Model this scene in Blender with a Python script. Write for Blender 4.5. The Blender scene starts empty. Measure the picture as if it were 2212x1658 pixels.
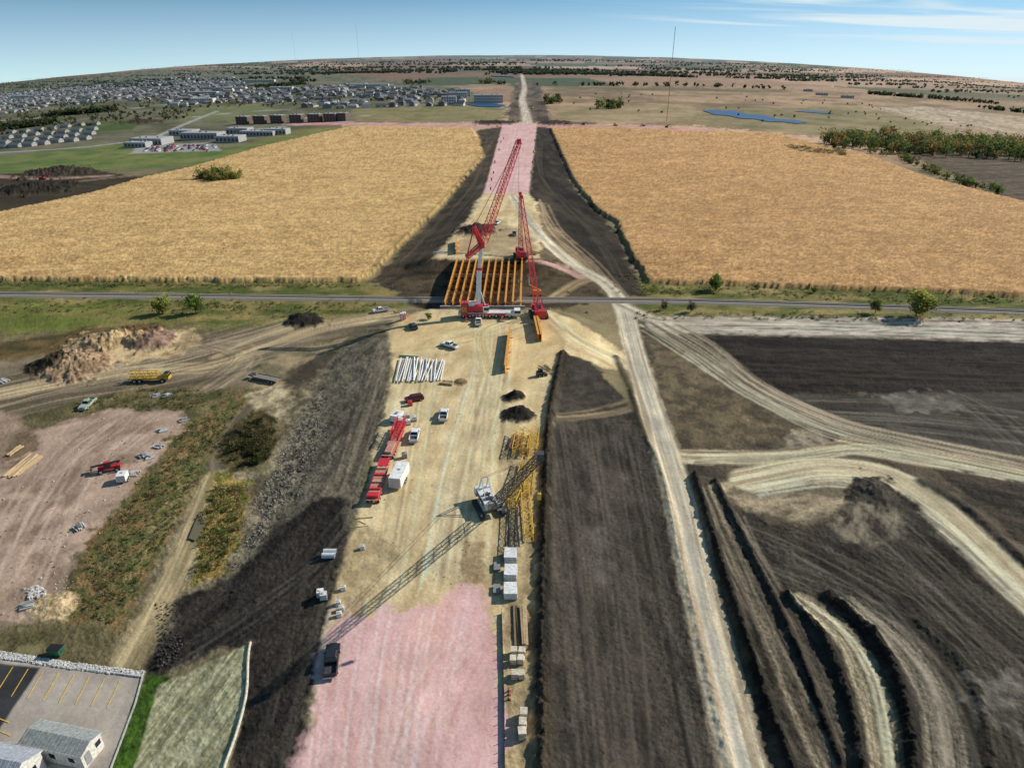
import bpy, math, random, time
import numpy as np
from mathutils import Vector
t0=time.time()
rng=np.random.default_rng(7); random.seed(7)
F=1474.7; CX=1106.0; CY=829.0; HC=78.0; PITCH=math.atan(718/F)
cp,sp=math.cos(PITCH),math.sin(PITCH)
def ray(px,py):
    dx=(px-CX)/F; dv=(py-CY)/F
    return dx, cp-dv*sp, -sp-dv*cp
def plane(px,py,z=0.0):
    a,b,c=ray(px,py); t=(HC-z)/(-c); return (a*t,b*t)
def smooth(t):
    t=np.clip(t,0,1); return t*t*(3-2*t)
TAB=rng.random((256,256))
def vnoise(x,y):
    xf=np.floor(x); yf=np.floor(y); u=x-xf; v=y-yf
    xi=xf.astype(np.int64)&255; yi=yf.astype(np.int64)&255
    x1=(xi+1)&255; y1=(yi+1)&255
    u=u*u*(3-2*u); v=v*v*(3-2*v)
    return (TAB[xi,yi]*(1-u)+TAB[x1,yi]*u)*(1-v)+(TAB[xi,y1]*(1-u)+TAB[x1,y1]*u)*v
def fbm(x,y,o=4):
    s=0;a=.5;n=0
    for i in range(o):
        s=s+a*vnoise(x*2**i+17.3*i,y*2**i+5.1*i); n+=a; a*=.6
    return s/n
def sdf(poly,x,y):
    d=np.full(x.shape,1e18); ins=np.zeros(x.shape,bool)
    n=len(poly)
    for i in range(n):
        ax,ay=poly[i]; bx,by=poly[(i+1)%n]
        ex,ey=bx-ax,by-ay
        wx,wy=x-ax,y-ay
        t=np.clip((wx*ex+wy*ey)/(ex*ex+ey*ey+1e-12),0,1)
        d=np.minimum(d,(wx-ex*t)**2+(wy-ey*t)**2)
        c=((ay>y)!=(by>y))
        with np.errstate(divide='ignore',invalid='ignore'):
            xi=(bx-ax)*(y-ay)/((by-ay) if by!=ay else 1e-12)+ax
        ins^=(c&(x<xi))
    d=np.sqrt(d)
    return np.where(ins,-d,d)
def PL(p): return [plane(a,b) for a,b in p]
PLS=PL([(600,1900),(650,1658),(700,1380),(755,1170),(800,1000),(838,860),(846,760),(850,715),(900,668),(1190,668),(1225,700),(1216,765),(1190,860),(1182,950),(1172,1200),(1172,1900)])
PLN=PL([(1096,300),(1150,300),(1142,418),(1150,440),(1160,500),(1165,557),(940,557),(975,525),(1020,470),(1045,418)])
YA=plane(1100,480)[1]
YB0,YB1=plane(1000,668)[1]-1,plane(1000,557)[1]+1
def h0(x,y):
    x=np.asarray(x,float); y=np.asarray(y,float)
    dn=sdf(PLN,x,y); d=np.minimum(sdf(PLS,x,y),dn)
    # flanks slope gently, the abutment ends steeply
    wid=np.where((y>YB0)&(y<YB1),13.,19.)+np.where(x<-8,9.,0)*smooth((YB0-6-y)/25)
    t=np.clip(d/wid,0,1); s=.45*t+.55*t*t*(3-2*t)
    top=-5*smooth((y-YA)/170)
    z=top*(1-s)-5*s
    w=smooth((y-300)/800)
    z=z-w*0.072*x*x/np.maximum(y,300)
    z=z+smooth((y-2500)/4000)*26*(fbm(x/1300+3,y/1700)-.5)
    return z
def proj(x,y,z):
    Z=y*cp+(HC-z)*sp; dn=-y*sp+(HC-z)*cp
    return CX+F*x/Z, CY+F*dn/Z
def T(px,py,dz=0.0):
    a,b,c=ray(px,py)
    lo,hi=35.,30000.
    for k,n in enumerate((500,40,40)):
        ts=np.geomspace(lo,hi,n)
        df=HC+c*ts-h0(a*ts,b*ts)
        i=np.argmax(df<0)
        if i==0: i=n-1
        lo,hi=ts[i-1],ts[i]
    t=(lo+hi)/2
    return Vector((a*t,b*t,float(h0(np.array([a*t]),np.array([b*t]))[0])+dz))
def V(px,py,Y):
    a,b,c=ray(px,py); t=Y/b
    return Vector((a*t,Y,HC+c*t))
def s2l(v):
    v=v/255.0
    return v/12.92 if v<=.04045 else ((v+.055)/1.055)**2.4
LW=np.array([.3,.6,.1])
def S(r,g,b,k=1.0):
    c=np.array([s2l(r),s2l(g),s2l(b)]); l=c@LW
    return np.clip(c*.93*(l/.22)**.36*k,0,.7)
HAZE_COL=S(122,138,146)
def add_haze(c,Y):  # aerial haze mixed into an object's base colour, growing with distance
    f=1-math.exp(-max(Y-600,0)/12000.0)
    return np.array(c)*(1-f)+HAZE_COL*f

# ------------------------------------------------ materials
def newmat(name):
    m=bpy.data.materials.new(name); m.use_nodes=True
    nt=m.node_tree; b=nt.nodes['Principled BSDF']; return m,nt,b
def attrmat(name,rough,metal=0,nscale=3.0,namt=.25,bump=0.0,bscale=8.0,spec=.5):
    m,nt,b=newmat(name)
    a=nt.nodes.new('ShaderNodeAttribute'); a.attribute_name='Col'
    g=nt.nodes.new('ShaderNodeNewGeometry')
    n=nt.nodes.new('ShaderNodeTexNoise'); n.inputs['Scale'].default_value=nscale; n.inputs['Detail'].default_value=5
    nt.links.new(g.outputs['Position'],n.inputs['Vector'])
    r=nt.nodes.new('ShaderNodeMapRange'); r.inputs['From Min'].default_value=.3; r.inputs['From Max'].default_value=.7
    r.inputs['To Min'].default_value=1-namt; r.inputs['To Max'].default_value=1+namt*.6
    nt.links.new(n.outputs['Fac'],r.inputs['Value'])
    mx=nt.nodes.new('ShaderNodeVectorMath'); mx.operation='SCALE'
    nt.links.new(a.outputs['Color'],mx.inputs[0]); nt.links.new(r.outputs['Result'],mx.inputs['Scale'])
    nt.links.new(mx.outputs['Vector'],b.inputs['Base Color'])
    b.inputs['Roughness'].default_value=rough; b.inputs['Metallic'].default_value=metal
    b.inputs['Specular IOR Level'].default_value=spec
    if bump:
        n2=nt.nodes.new('ShaderNodeTexNoise'); n2.inputs['Scale'].default_value=bscale; n2.inputs['Detail'].default_value=4
        nt.links.new(g.outputs['Position'],n2.inputs['Vector'])
        bp=nt.nodes.new('ShaderNodeBump'); bp.inputs['Distance'].default_value=bump
        nt.links.new(n2.outputs['Fac'],bp.inputs['Height']); nt.links.new(bp.outputs['Normal'],b.inputs['Normal'])
    return m
M_PAINT=attrmat('painted_metal',.42,0,2.0,.22)
M_MATTE=attrmat('weathered_matte',.9,0,2.5,.3,.05,6,.2)
M_GLASS=attrmat('dark_glass',.12,0,1,.1)
def foliage():
    m=attrmat('foliage',.8,0,.8,.35,0,8,.15)
    nt=m.node_tree; b=nt.nodes['Principled BSDF']; out=nt.nodes['Material Output']
    tr=nt.nodes.new('ShaderNodeBsdfTranslucent'); mix=nt.nodes.new('ShaderNodeMixShader'); mix.inputs[0].default_value=.45
    src=b.inputs['Base Color'].links[0].from_socket
    nt.links.new(src,tr.inputs['Color']); nt.links.new(b.outputs[0],mix.inputs[1]); nt.links.new(tr.outputs[0],mix.inputs[2])
    nt.links.new(mix.outputs[0],out.inputs['Surface']); return m
M_FOL=foliage()
MATS=[M_PAINT,M_MATTE,M_GLASS,M_FOL]
PA,MA,GL,FO=0,1,2,3
def vec(p): return np.array([float(p[0]),float(p[1]),float(p[2])])
class MB:
    def __init__(s): s.v=[];s.f=[];s.c=[];s.m=[];s.n=0
    def add(s,vs,fs,col,mat):
        s.v.extend([tuple(map(float,q)) for q in vs])
        for f in fs: s.f.append(tuple(i+s.n for i in f)); s.c.append(col); s.m.append(mat)
        s.n+=len(vs)
    HF=[(0,3,2,1),(4,5,6,7),(0,1,5,4),(1,2,6,5),(2,3,7,6),(3,0,4,7)]
    def box(s,c,size,col,mat=PA,yaw=0,top=(1,1),sh=(0,0)):
        x,y,z=size[0]/2,size[1]/2,size[2]/2; cy,sy=math.cos(yaw),math.sin(yaw)
        vs=[]
        for zz,tx,ty,ox,oy in ((-z,1,1,0,0),(z,top[0],top[1],sh[0],sh[1])):
            for a,b in ((-1,-1),(1,-1),(1,1),(-1,1)):
                lx=a*x*tx+ox; ly=b*y*ty+oy
                vs.append((c[0]+lx*cy-ly*sy,c[1]+lx*sy+ly*cy,c[2]+zz))
        s.add(vs,MB.HF,col,mat)
    def bar(s,p,q,w,col,mat=PA,h=None):
        p=vec(p);q=vec(q);d=q-p;L=np.linalg.norm(d)
        if L<1e-6: return
        d/=L; up=np.array([0,0,1.]) if abs(d[2])<.95 else np.array([0,1.,0])
        a=np.cross(d,up);a/=np.linalg.norm(a);b=np.cross(a,d)
        h=h or w; a=a*w/2;b=b*h/2
        vs=[p-a-b,p+a-b,p+a+b,p-a+b,q-a-b,q+a-b,q+a+b,q-a+b]
        s.add(vs,MB.HF,col,mat)
    def cyl(s,p,q,r,col,mat=PA,n=12,r2=None,cap=None):
        p=vec(p);q=vec(q);d=q-p;L=np.linalg.norm(d);d/=L
        up=np.array([0,0,1.]) if abs(d[2])<.95 else np.array([0,1.,0])
        a=np.cross(d,up);a/=np.linalg.norm(a);b=np.cross(a,d); r2=r if r2 is None else r2
        vs=[p+(a*math.cos(k*2*math.pi/n)+b*math.sin(k*2*math.pi/n))*r for k in range(n)]+[q+(a*math.cos(k*2*math.pi/n)+b*math.sin(k*2*math.pi/n))*r2 for k in range(n)]
        s.add(vs,[(k,(k+1)%n,n+(k+1)%n,n+k) for k in range(n)]+[tuple(range(n,2*n)),tuple(reversed(range(n)))],col,mat)
    def prism(s,prof,y0,y1,col,mat=PA):
        n=len(prof); vs=[(x,y0,z) for x,z in prof]+[(x,y1,z) for x,z in prof]
        s.add(vs,[(k,(k+1)%n,n+(k+1)%n,n+k) for k in range(n)]+[tuple(reversed(range(n))),tuple(range(n,2*n))],col,mat)
    def gable(s,c,L,W,h,col,yaw=0,mat=MA,wall=None,hip=0):
        cy,sy=math.cos(yaw),math.sin(yaw)
        def t(x,y,z): return (c[0]+x*cy-y*sy,c[1]+x*sy+y*cy,c[2]+z)
        x,y=L/2,W/2
        s.add([t(-x,-y,0),t(x,-y,0),t(x,y,0),t(-x,y,0),t(-x+hip,0,h),t(x-hip,0,h)],[(0,1,5,4),(2,3,4,5)],col,mat)
        s.add([t(-x,-y,0),t(x,-y,0),t(x,y,0),t(-x,y,0),t(-x+hip,0,h),t(x-hip,0,h)],[(1,2,5),(3,0,4),(0,3,2,1)],col if wall is None else wall,mat)
    def lattice(s,p,q,w0,w1,n,r,col,mat=PA,h0=None,ends=True):
        p=vec(p);q=vec(q);d=q-p;L=np.linalg.norm(d);d/=L
        up=np.array([0,0,1.]) if abs(d[2])<.9 else np.array([0,1.,0])
        a=np.cross(d,up);a/=np.linalg.norm(a);b=np.cross(a,d)
        def cn(i):
            t=i/n; w=w0+(w1-w0)*t
            return [p+d*L*t+(a*sx+b*sy)*w/2 for sx,sy in ((-1,-1),(1,-1),(1,1),(-1,1))]
        pr=cn(0)
        for i in range(1,n+1):
            cu=cn(i)
            for k in range(4):
                s.bar(pr[k],cu[k],r*1.5,col,mat)
                s.bar(pr[k] if i%2 else pr[(k+1)%4],cu[(k+1)%4] if i%2 else cu[k],r*.8,col,mat)
                s.bar(cu[k],cu[(k+1)%4],r*.7,col,mat)
            pr=cu
    def quads(s,cen,U,Vv,cols,mat=FO):
        k=len(cen)
        vs=np.stack([cen-U-Vv,cen+U-Vv,cen+U+Vv,cen-U+Vv],1).reshape(-1,3)
        s.v.extend(map(tuple,vs.tolist()))
        s.f.extend([(s.n+4*i,s.n+4*i+1,s.n+4*i+2,s.n+4*i+3) for i in range(k)])
        s.c.extend(list(cols)); s.m.extend([mat]*k); s.n+=4*k
    def obj(s,name,loc=None,yaw=0,origin=None):
        me=bpy.data.meshes.new(name)
        vs=s.v
        if origin is not None: vs=[(a-origin[0],b-origin[1],c-origin[2]) for a,b,c in vs]
        me.from_pydata(vs,[],s.f)
        used=sorted(set(s.m)); mp={u:i for i,u in enumerate(used)}
        for u in used: me.materials.append(MATS[u])
        me.polygons.foreach_set('material_index',[mp[i] for i in s.m])
        at=me.attributes.new('Col','FLOAT_COLOR','FACE')
        c=np.ones((len(s.f),4),np.float32); c[:,:3]=np.array([np.asarray(q)[:3] for q in s.c])
        at.data.foreach_set('color',c.ravel())
        me.update()
        o=bpy.data.objects.new(name,me); bpy.context.collection.objects.link(o)
        if origin is not None: o.location=Vector(origin)
        if loc is not None: o.location=Vector(loc)
        o.rotation_euler=(0,0,yaw)
        return o
def head(A,B):
    a=T(*A);b=T(*B); d=a-b
    return (a+b)/2, math.atan2(d.y,d.x)

# ------------------------------------------------ ground
ac=np.linspace(-.79,.79,1160); ao=np.geomspace(.80,2.2,30)
acol=np.concatenate([-ao[::-1],ac,ao])
pys=np.arange(1720,121,-1.95)
Yr=np.array([plane(CX,p,-3)[1] for p in pys]); Yr=Yr[Yr<15000]
Yr=np.concatenate([np.array([-150,-80,-40,-10,5,15,25,33,40,46]),Yr[Yr>47],[16500,18500]])
GX=acol[None,:]*(np.maximum(Yr,0)[:,None]*cp+80*sp); GY=np.repeat(Yr[:,None],len(acol),1)
nr,nc=GX.shape
X=GX.ravel();Y=GY.ravel();Z=h0(X,Y)
k=HC/(HC-Z); QX=X*k; QY=Y*k       # orthorectified survey coordinates
N=len(X); C=np.zeros((N,3)); A=np.full(N,.5); DH=np.zeros(N)
print('grid',nr,nc,time.time()-t0)
J1=fbm(QX/2.5,QY/2.5,3); J2=fbm(QX/9+40,QY/9,3)
def mixn(cA,cB,n): return cA[None,:]*(1-n[:,None])+cB[None,:]*n[:,None]
def paint(idx,a,col,col2,ns,ang,an,con,bump):
    x=QX[idx];y=QY[idx]
    if col2 is not None:
        if ang is not None:
            r=math.radians(ang); u=x*math.cos(r)+y*math.sin(r); v=-x*math.sin(r)+y*math.cos(r)
            n=.6*fbm(u/(ns*an),v/ns,4)+.4*fbm(u/(ns*2)+9,v/(ns*1.2),4)
        else: n=fbm(x/ns+7,y/ns+3,5)
        n=np.clip((n-.5)*con*1.3+.5,0,1)
        c=mixn(col,col2,n)
    else: c=np.repeat(col[None,:],len(idx),0)
    C[idx]=C[idx]*(1-a[:,None])+c*a[:,None]
    if bump is not None: A[idx]=A[idx]*(1-a)+bump*a
def fill(pp,col,col2=None,soft=1.,jit=1.5,op=1.,ns=6.,ang=None,an=8.,con=2.2,bump=.5,dh=0,world=False):
    poly=pp if world else PL(pp); p=np.array(poly); m=soft+jit*2
    idx=np.where((QX>p[:,0].min()-m)&(QX<p[:,0].max()+m)&(QY>p[:,1].min()-m)&(QY<p[:,1].max()+m))[0]
    if len(idx)==0: return
    d=sdf(poly,QX[idx],QY[idx])+jit*((J1[idx]-.5)*2.4+(J2[idx]-.5)*2)
    a=np.clip(.5-d/soft,0,1)
    if dh: DH[idx]+=dh*a
    a=a*op; k=a>0
    paint(idx[k],a[k],col,col2,ns,ang,an,con,bump)
def cat(pts,m=6):
    P=[np.array(p,float) for p in pts]; P=[2*P[0]-P[1]]+P+[2*P[-1]-P[-2]]; o=[]
    for i in range(1,len(P)-2):
        for k in range(m):
            t=k/m
            o.append(.5*((2*P[i])+(-P[i-1]+P[i+1])*t+(2*P[i-1]-5*P[i]+4*P[i+1]-P[i+2])*t*t+(-P[i-1]+3*P[i]-3*P[i+1]+P[i+2])*t**3))
    o.append(P[-2]); return o
def stroke(pts,w,col=None,col2=None,soft=1.,op=1.,streak=1.2,jit=.5,bump=.3,ridge=0,cr=5,con=2.2):
    pl=[plane(*q) for q in cat(pts,cr)]; p=np.array(pl); m=w/2+soft+jit*2
    if ridge: m=max(m,w*2)
    idx=np.where((QX>p[:,0].min()-m)&(QX<p[:,0].max()+m)&(QY>p[:,1].min()-m)&(QY<p[:,1].max()+m))[0]
    if len(idx)==0: return
    x=QX[idx];y=QY[idx]; bd=np.full(len(idx),1e9); lat=np.zeros(len(idx)); ar=np.zeros(len(idx)); acc=0
    for i in range(len(pl)-1):
        ax,ay=pl[i];bx,by=pl[i+1];ex,ey=bx-ax,by-ay;L=math.hypot(ex,ey)+1e-9
        wx=x-ax;wy=y-ay;t=np.clip((wx*ex+wy*ey)/(L*L),0,1)
        dd=np.hypot(wx-ex*t,wy-ey*t); b=dd<bd
        bd=np.where(b,dd,bd); lat=np.where(b,(ex*wy-ey*wx)/L,lat); ar=np.where(b,acc+t*L,ar); acc+=L
    if ridge:
        DH[idx]+=ridge*np.exp(-(bd/w)**2*4)*(.5+1.*fbm(x/1.1,y/1.1,4))
    if col is None: return
    d=bd-w/2+jit*((J1[idx]-.5)*2+(J2[idx]-.5))
    a=np.clip(.5-d/soft,0,1)*op; k=a>0; idx=idx[k]; a=a[k]
    if op<.8: a=a*np.clip(.2+1.6*fbm(ar[k]/7+acc,lat[k]+3.3,3),0,1)
    if col2 is not None:
        n=np.clip((fbm(lat[k]/streak*1.3,ar[k]/25,4)-.5)*con*1.25+.5,0,1); c=mixn(col,col2,n)
    else: c=np.repeat(col[None,:],len(idx),0)
    C[idx]=C[idx]*(1-a[:,None])+c*a[:,None]; A[idx]=A[idx]*(1-a)+bump*a
def tracks(path,n,sx,sy,w,c1,c2,op=.5,wob=6):
    for i in range(n):
        ox=random.uniform(-sx,sx);oy=random.uniform(-sy,sy); i0=random.choice((0,0,1)) if len(path)>3 else 0
        g=[(x+ox+random.uniform(-wob,wob),y+oy+random.uniform(-wob,wob)*.5) for x,y in path[i0:]]
        stroke(g,w*random.uniform(.6,1.3),c1 if i%2 else c2,None,.5,op*.85*random.uniform(.5,1.1),cr=4,jit=.25)
def pile(px,py,r,h,col=None,col2=None):
    x0,y0=plane(px,py,-4 if not(650<px<1215) else 0); kx=HC/(HC+4) if not(650<px<1215) else 1
    x0*=kx; y0*=kx
    idx=np.where((abs(QX-x0)<3*r)&(abs(QY-y0)<3*r))[0]
    d=np.hypot(QX[idx]-x0,QY[idx]-y0)*(1+.9*(J1[idx]-.5)+.9*(J2[idx]-.5))
    g=np.clip(1-d/(1.6*r),0,1)
    DH[idx]+=h*g*(.6+.8*fbm(QX[idx]/.9,QY[idx]/.9,4))
    if col is not None:
        a=np.clip(g*5,0,1); paint(idx,a,col,col2,1.2,None,1,2.5,1.0)

# base and distant farmland
n=fbm(QX/30,QY/30,4); C[:]=mixn(S(140,126,96),S(112,108,76),np.clip((n-.5)*2.5+.5,0,1))
cxx=np.floor((QX+.05*QY)/520+.3).astype(int); cyy=np.floor((QY+.03*QX)/620).astype(int)
pal=np.array([S(168,136,108),S(138,108,84),S(184,154,126),S(106,104,74),S(158,126,100),S(118,94,74),S(88,100,68)])
pi=(np.abs(cxx*7349+cyy*9151+(cxx*cyy)*331)%7)
pc=pal[pi]*(.8+.4*fbm(QX/60,QY/120,4))[:,None]
wf=smooth((QY-450)/200)[:,None]; C[:]=C*(1-wf)+pc*wf
fill([(1165,190),(1500,185),(2212,215),(2400,260),(2400,340),(1800,300),(1500,272),(1165,268)],S(170,142,112),S(130,110,82),20,20,.88,60,None,1,3.,.6)
fill([(1200,232),(1500,225),(1500,262),(1200,262)],S(138,126,86),S(166,146,112),20,20,.7,30)
fill([(1500,235),(1850,232),(2100,262),(2212,300),(1900,300),(1690,285),(1500,268)],S(150,136,98),S(116,112,72),20,12,.8,40)
fill([(1880,233),(2000,230),(2300,262),(2300,305),(2080,285)],S(180,162,138),S(148,130,106),8,4,1,5,80,20,3)
fill([(2000,268),(2300,300),(2300,330),(2120,300)],S(162,138,110),S(140,118,94),8,4,.9,5)
fill([(1170,168),(1500,172),(1900,190),(2212,205),(2212,188),(1800,165),(1300,155)],S(172,142,116),S(146,118,96),20,10,.7,100)
fill([(700,196),(1100,180),(1100,196),(1000,198),(800,190)],S(176,146,120),S(148,122,98),15,8,.8,60)
fill([(1190,186),(1700,194),(1700,200),(1190,194)],S(98,100,64),None,15,8,.6)
# town ground
fill([(-100,200),(0,182),(350,150),(640,150),(1000,190),(1092,228),(1090,264),(740,268),(640,280),(560,308),(420,355),(-150,385)],S(126,122,98),S(94,100,66),20,15,.9,30,None,1,3)
fill([(-50,345),(150,322),(260,312),(430,325),(520,315),(640,285),(760,272),(700,292),(560,318),(420,358),(200,368),(-50,378)],S(96,118,62),S(126,128,76),6,5,1,15)
fill([(560,300),(640,282),(760,272),(700,290),(600,306)],S(136,132,80),S(114,118,66),6,5,.9,15)
fill([(140,272),(290,256),(330,262),(280,280),(180,290)],S(84,106,54),S(106,116,66),6,4,1,15)
fill([(440,228),(560,224),(600,240),(500,262),(380,262)],S(112,122,72),S(134,132,92),6,6,.8,25)
fill([(830,196),(960,192),(1000,200),(900,206)],S(112,126,72),S(130,130,86),6,6,.8,25)
fill([(760,236),(1000,228),(1090,240),(1090,262),(770,264)],S(128,122,76),S(150,136,94),6,6,.8,25)
fill([(300,314),(460,308),(480,326),(280,332)],S(148,148,144),None,2,1,1)
for a in ([(0,262),(200,244),(420,222),(620,222)],[(0,330),(180,318),(330,300),(520,282),(700,266),(760,262)],[(300,322),(330,300),(400,268),(470,240)],[(0,232),(300,212),(600,196)],[(640,262),(690,250),(800,250)],[(420,252),(560,240),(760,232),(1000,226)]):
    stroke(a,6,S(160,158,152),None,3,.95,jit=1)
fill([(-80,378),(200,368),(320,384),(180,424),(-80,485)],S(92,80,60),S(74,66,52),4,4,1,10,0,5,3)
stroke([(-40,378),(90,386),(230,380)],9,S(174,142,126),S(140,114,96),4,.9)
stroke([(-40,425),(120,398),(300,378)],6,S(150,132,102),S(110,98,76),4,.8)
fill([(1930,322),(2300,345),(2300,470),(2180,428),(2080,385)],S(116,98,78),S(84,74,62),5,3,1,3,12,12,3)
# verges
fill([(-200,600),(780,605),(905,648),(860,668),(600,700),(440,742),(300,705),(-200,760)],S(146,130,82),S(94,104,52),3,4,1,5,0,3,3.2,.9)
fill([(1370,606),(2400,636),(2400,700),(1380,688)],S(150,134,86),S(94,104,52),2,2,1,5,0,3,3.2,.9)
fill([(-200,652),(250,655),(400,700),(200,735),(-200,740)],S(108,120,54),S(138,124,76),4,4,.8,8,0,3,3,.9)
# corn
CORN1=[(420,362),(560,320),(700,287),(760,274),(1018,278),(1032,298),(1068,302),(1040,345),(955,445),(868,530),(800,600),(776,611),(-300,606),(-300,540),(0,462),(200,420),(310,386)]
CORN2=[(1188,278),(1400,276),(1680,291),(1800,322),(1860,332),(2000,385),(2212,440),(2500,520),(2500,652),(1900,630),(1400,612),(1345,520),(1330,480),(1288,455),(1240,395),(1212,335)]
for cn,ca,cb in ((CORN1,S(203,168,115),S(184,146,94)),(CORN2,S(197,155,106),S(178,137,89))):
    fill(cn,ca,cb,1,1.2,1,25,None,1,1.6,1.5,dh=1.8)
    fill(cn,ca*1.28,cb*.48,1,1,.55,1.0,None,1,3.2,1.5)
    fill(cn,ca*1.1,cb*.7,1,1,.3,1.6,0,9,2.5,1.5)
stroke([(1340,468),(1500,462),(1700,470),(1900,466),(2212,500)],1.6,S(150,112,66),None,1.5,.4)
for e in ([(1190,285),(1215,335),(1245,400),(1292,458),(1335,482),(1350,530),(1400,608)],[(1060,305),(1035,345),(950,445),(862,530),(790,606)]):
    stroke(e,2.2,S(110,104,56),S(130,116,68),2,.6,bump=.9)
# dark side slopes north
fill([(1030,282),(1094,272),(1062,400),(1035,452),(1000,505),(945,562),(925,650),(800,608),(872,530),(960,445),(1046,338)],S(70,62,54),S(102,89,70),2,2,1,4,60,5,2.8,1.2)
fill([(1158,272),(1188,276),(1213,335),(1242,410),(1298,462),(1336,508),(1392,640),(1330,640),(1270,600),(1190,560),(1150,480),(1143,418)],S(58,52,46),S(88,78,66),2,2,1,4,100,5,2.8,1.2)
fill([(1150,436),(1186,440),(1190,480),(1260,545),(1310,600),(1345,640),(1300,650),(1200,645),(1140,600),(1150,520)],S(142,123,94),S(106,93,74),2,3,1,5,120,5,2.8,.8)
stroke([(1185,440),(1195,475),(1260,530),(1320,600)],4,S(70,63,56),None,2,.7)
tracks([(1170,440),(1200,500),(1280,570),(1340,640)],14,14,10,.9,S(174,153,122),S(80,71,60),.6)
tracks([(1165,300),(1175,380),(1215,430),(1290,500),(1350,600)],10,12,8,1.2,S(98,87,74),S(46,41,37),.6)
tracks([(1070,300),(1035,400),(960,490),(880,570)],10,16,8,1.2,S(112,99,80),S(56,49,44),.6)
# corridor north of cross road
fill([(1112,178),(1165,178),(1190,264),(1092,264)],S(84,73,60),S(132,115,97),6,5,1,12,90,6,2.5)
stroke([(1127,160),(1133,190),(1128,215),(1134,240),(1140,268)],12,S(204,184,166),S(170,151,136),5,1)
stroke([(640,267),(740,267),(900,269),(1100,271),(1300,274),(1520,283)],34,S(200,150,144),S(178,132,124),3,1,streak=6,jit=.3)
fill([(1180,262),(1290,264),(1290,270),(1180,268)],S(110,95,78),None,4,3,.8)
fill([(1086,268),(1160,268),(1142,420),(1044,420)],S(208,166,162),S(192,151,145),1.2,.6,1,3,85,8,2.0,.25)
tracks([(1123,272),(1110,340),(1095,418)],10,22,2,.8,S(190,148,142),S(222,187,181),.6,2)
# platforms
TAN=S(203,180,140); TAN2=S(176,153,114)
fill([(1044,418),(1142,418),(1160,440),(1172,500),(1168,558),(928,562),(955,535),(1010,470),(1028,440)],TAN,TAN2,2,1.5,1,4,85,5,2.5,.4)
fill([(1000,500),(1080,470),(1160,520),(1140,552),(980,552)],S(168,147,113),S(140,121,94),3,3,.7,4)
fill([(928,560),(1200,560),(1290,600),(1310,650),(1200,668),(905,668),(860,640),(880,590)],S(106,91,70),S(78,67,54),2,2,1,4,None,1,2.6,.9)
stroke([(1140,562),(1180,568),(1215,580),(1262,602)],3.5,S(206,160,152),S(176,142,129),1,.9)
stroke([(1200,640),(1250,610),(1300,600)],5,S(170,150,114),S(138,120,90),2,.9)
# ------ south side, left
fill([(-300,745),(300,702),(835,712),(700,800),(620,950),(560,1100),(500,1250),(350,1330),(340,1450),(-300,1400)],S(128,115,85),S(98,92,62),3,4,1,8,None,1,2.6,.9)
fill([(-300,800),(450,722),(640,700),(860,676),(850,700),(690,740),(560,790),(540,838),(300,836),(150,872),(-300,980)],S(143,128,105),S(110,98,80),3,3,1,5,20,6,2.8,.5)
stroke([(862,684),(700,706),(560,752),(470,790),(250,805),(-50,862)],7,S(192,171,133),S(150,133,105),2.5,.9,1.0)
stroke([(850,672),(740,690),(600,715),(470,770)],4,S(180,160,123),S(144,126,97),2,.8,1.0)
tracks([(-60,880),(150,832),(330,800),(480,765),(650,715)],26,30,50,1.0,S(178,161,131),S(96,85,70),.65,8)
tracks([(400,850),(480,800),(520,760),(440,740)],10,40,20,.9,S(174,157,127),S(96,85,70),.5,8)
fill([(90,775),(200,722),(425,708),(440,735),(400,765),(260,785),(130,805)],S(192,167,128),S(146,127,95),2,3,1,3)
fill([(-200,740),(60,735),(190,705),(240,710),(120,765),(-200,800)],S(88,82,52),S(122,100,66),3,3,1,4)
fill([(540,800),(620,760),(760,725),(690,800),(640,850),(560,850)],S(120,110,84),S(162,143,112),2,3,1,5)
fill([(620,800),(745,742),(700,800),(650,850),(615,840)],S(86,78,64),S(104,93,76),2,2,1,4)
PK=S(178,153,135);PK2=S(150,128,110)
fill([(-200,1060),(0,1000),(60,935),(240,880),(400,885),(412,925),(330,1010),(262,1090),(175,1200),(135,1290),(80,1345),(-200,1350)],PK,PK2,2,2,1,6,40,3,2.6,.35)
for (x,y,r) in ((205,962,3),(70,1050,3),(95,1210,3.5),(150,1075,2.5),(300,925,2),(40,1150,3),(270,990,2),(230,935,2),(20,1090,2),(180,905,2)):
    a,b=plane(x,y); fill([(a-r,b-r*.6),(a+r,b-r),(a+r*.9,b+r),(a-r,b+r*.8)],S(128,105,84),S(148,125,105),2.5,1.5,.7,2,world=True)
stroke([(165,1015),(120,1065),(75,1120)],2.2,S(110,87,72),S(140,117,98),1.5,.8)
tracks([(20,1300),(80,1150),(180,1000),(300,900)],24,90,40,.6,S(194,171,153),S(138,117,99),.45,14)
fill([(-200,905),(0,880),(60,930),(0,1000),(-200,1020)],S(172,145,127),S(144,124,104),2,2,.7)
fill([(60,935),(10,985),(40,1000),(90,955)],S(120,98,72),S(100,90,62),1.5,2,.8,2)
fill([(150,870),(300,838),(420,850),(500,842),(545,850),(480,920),(400,885),(240,878),(130,905)],S(124,113,78),S(92,92,56),2,2,1,3,None,1,3,1.)
fill([(405,905),(470,880),(545,845),(570,850),(480,935),(445,1010),(405,1110),(335,1230),(262,1360),(150,1340),(135,1290),(175,1200),(262,1090),(330,1010)],S(104,106,64),S(138,113,76),1.5,2.5,1,2.2,None,1,3.5,1.2)
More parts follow.
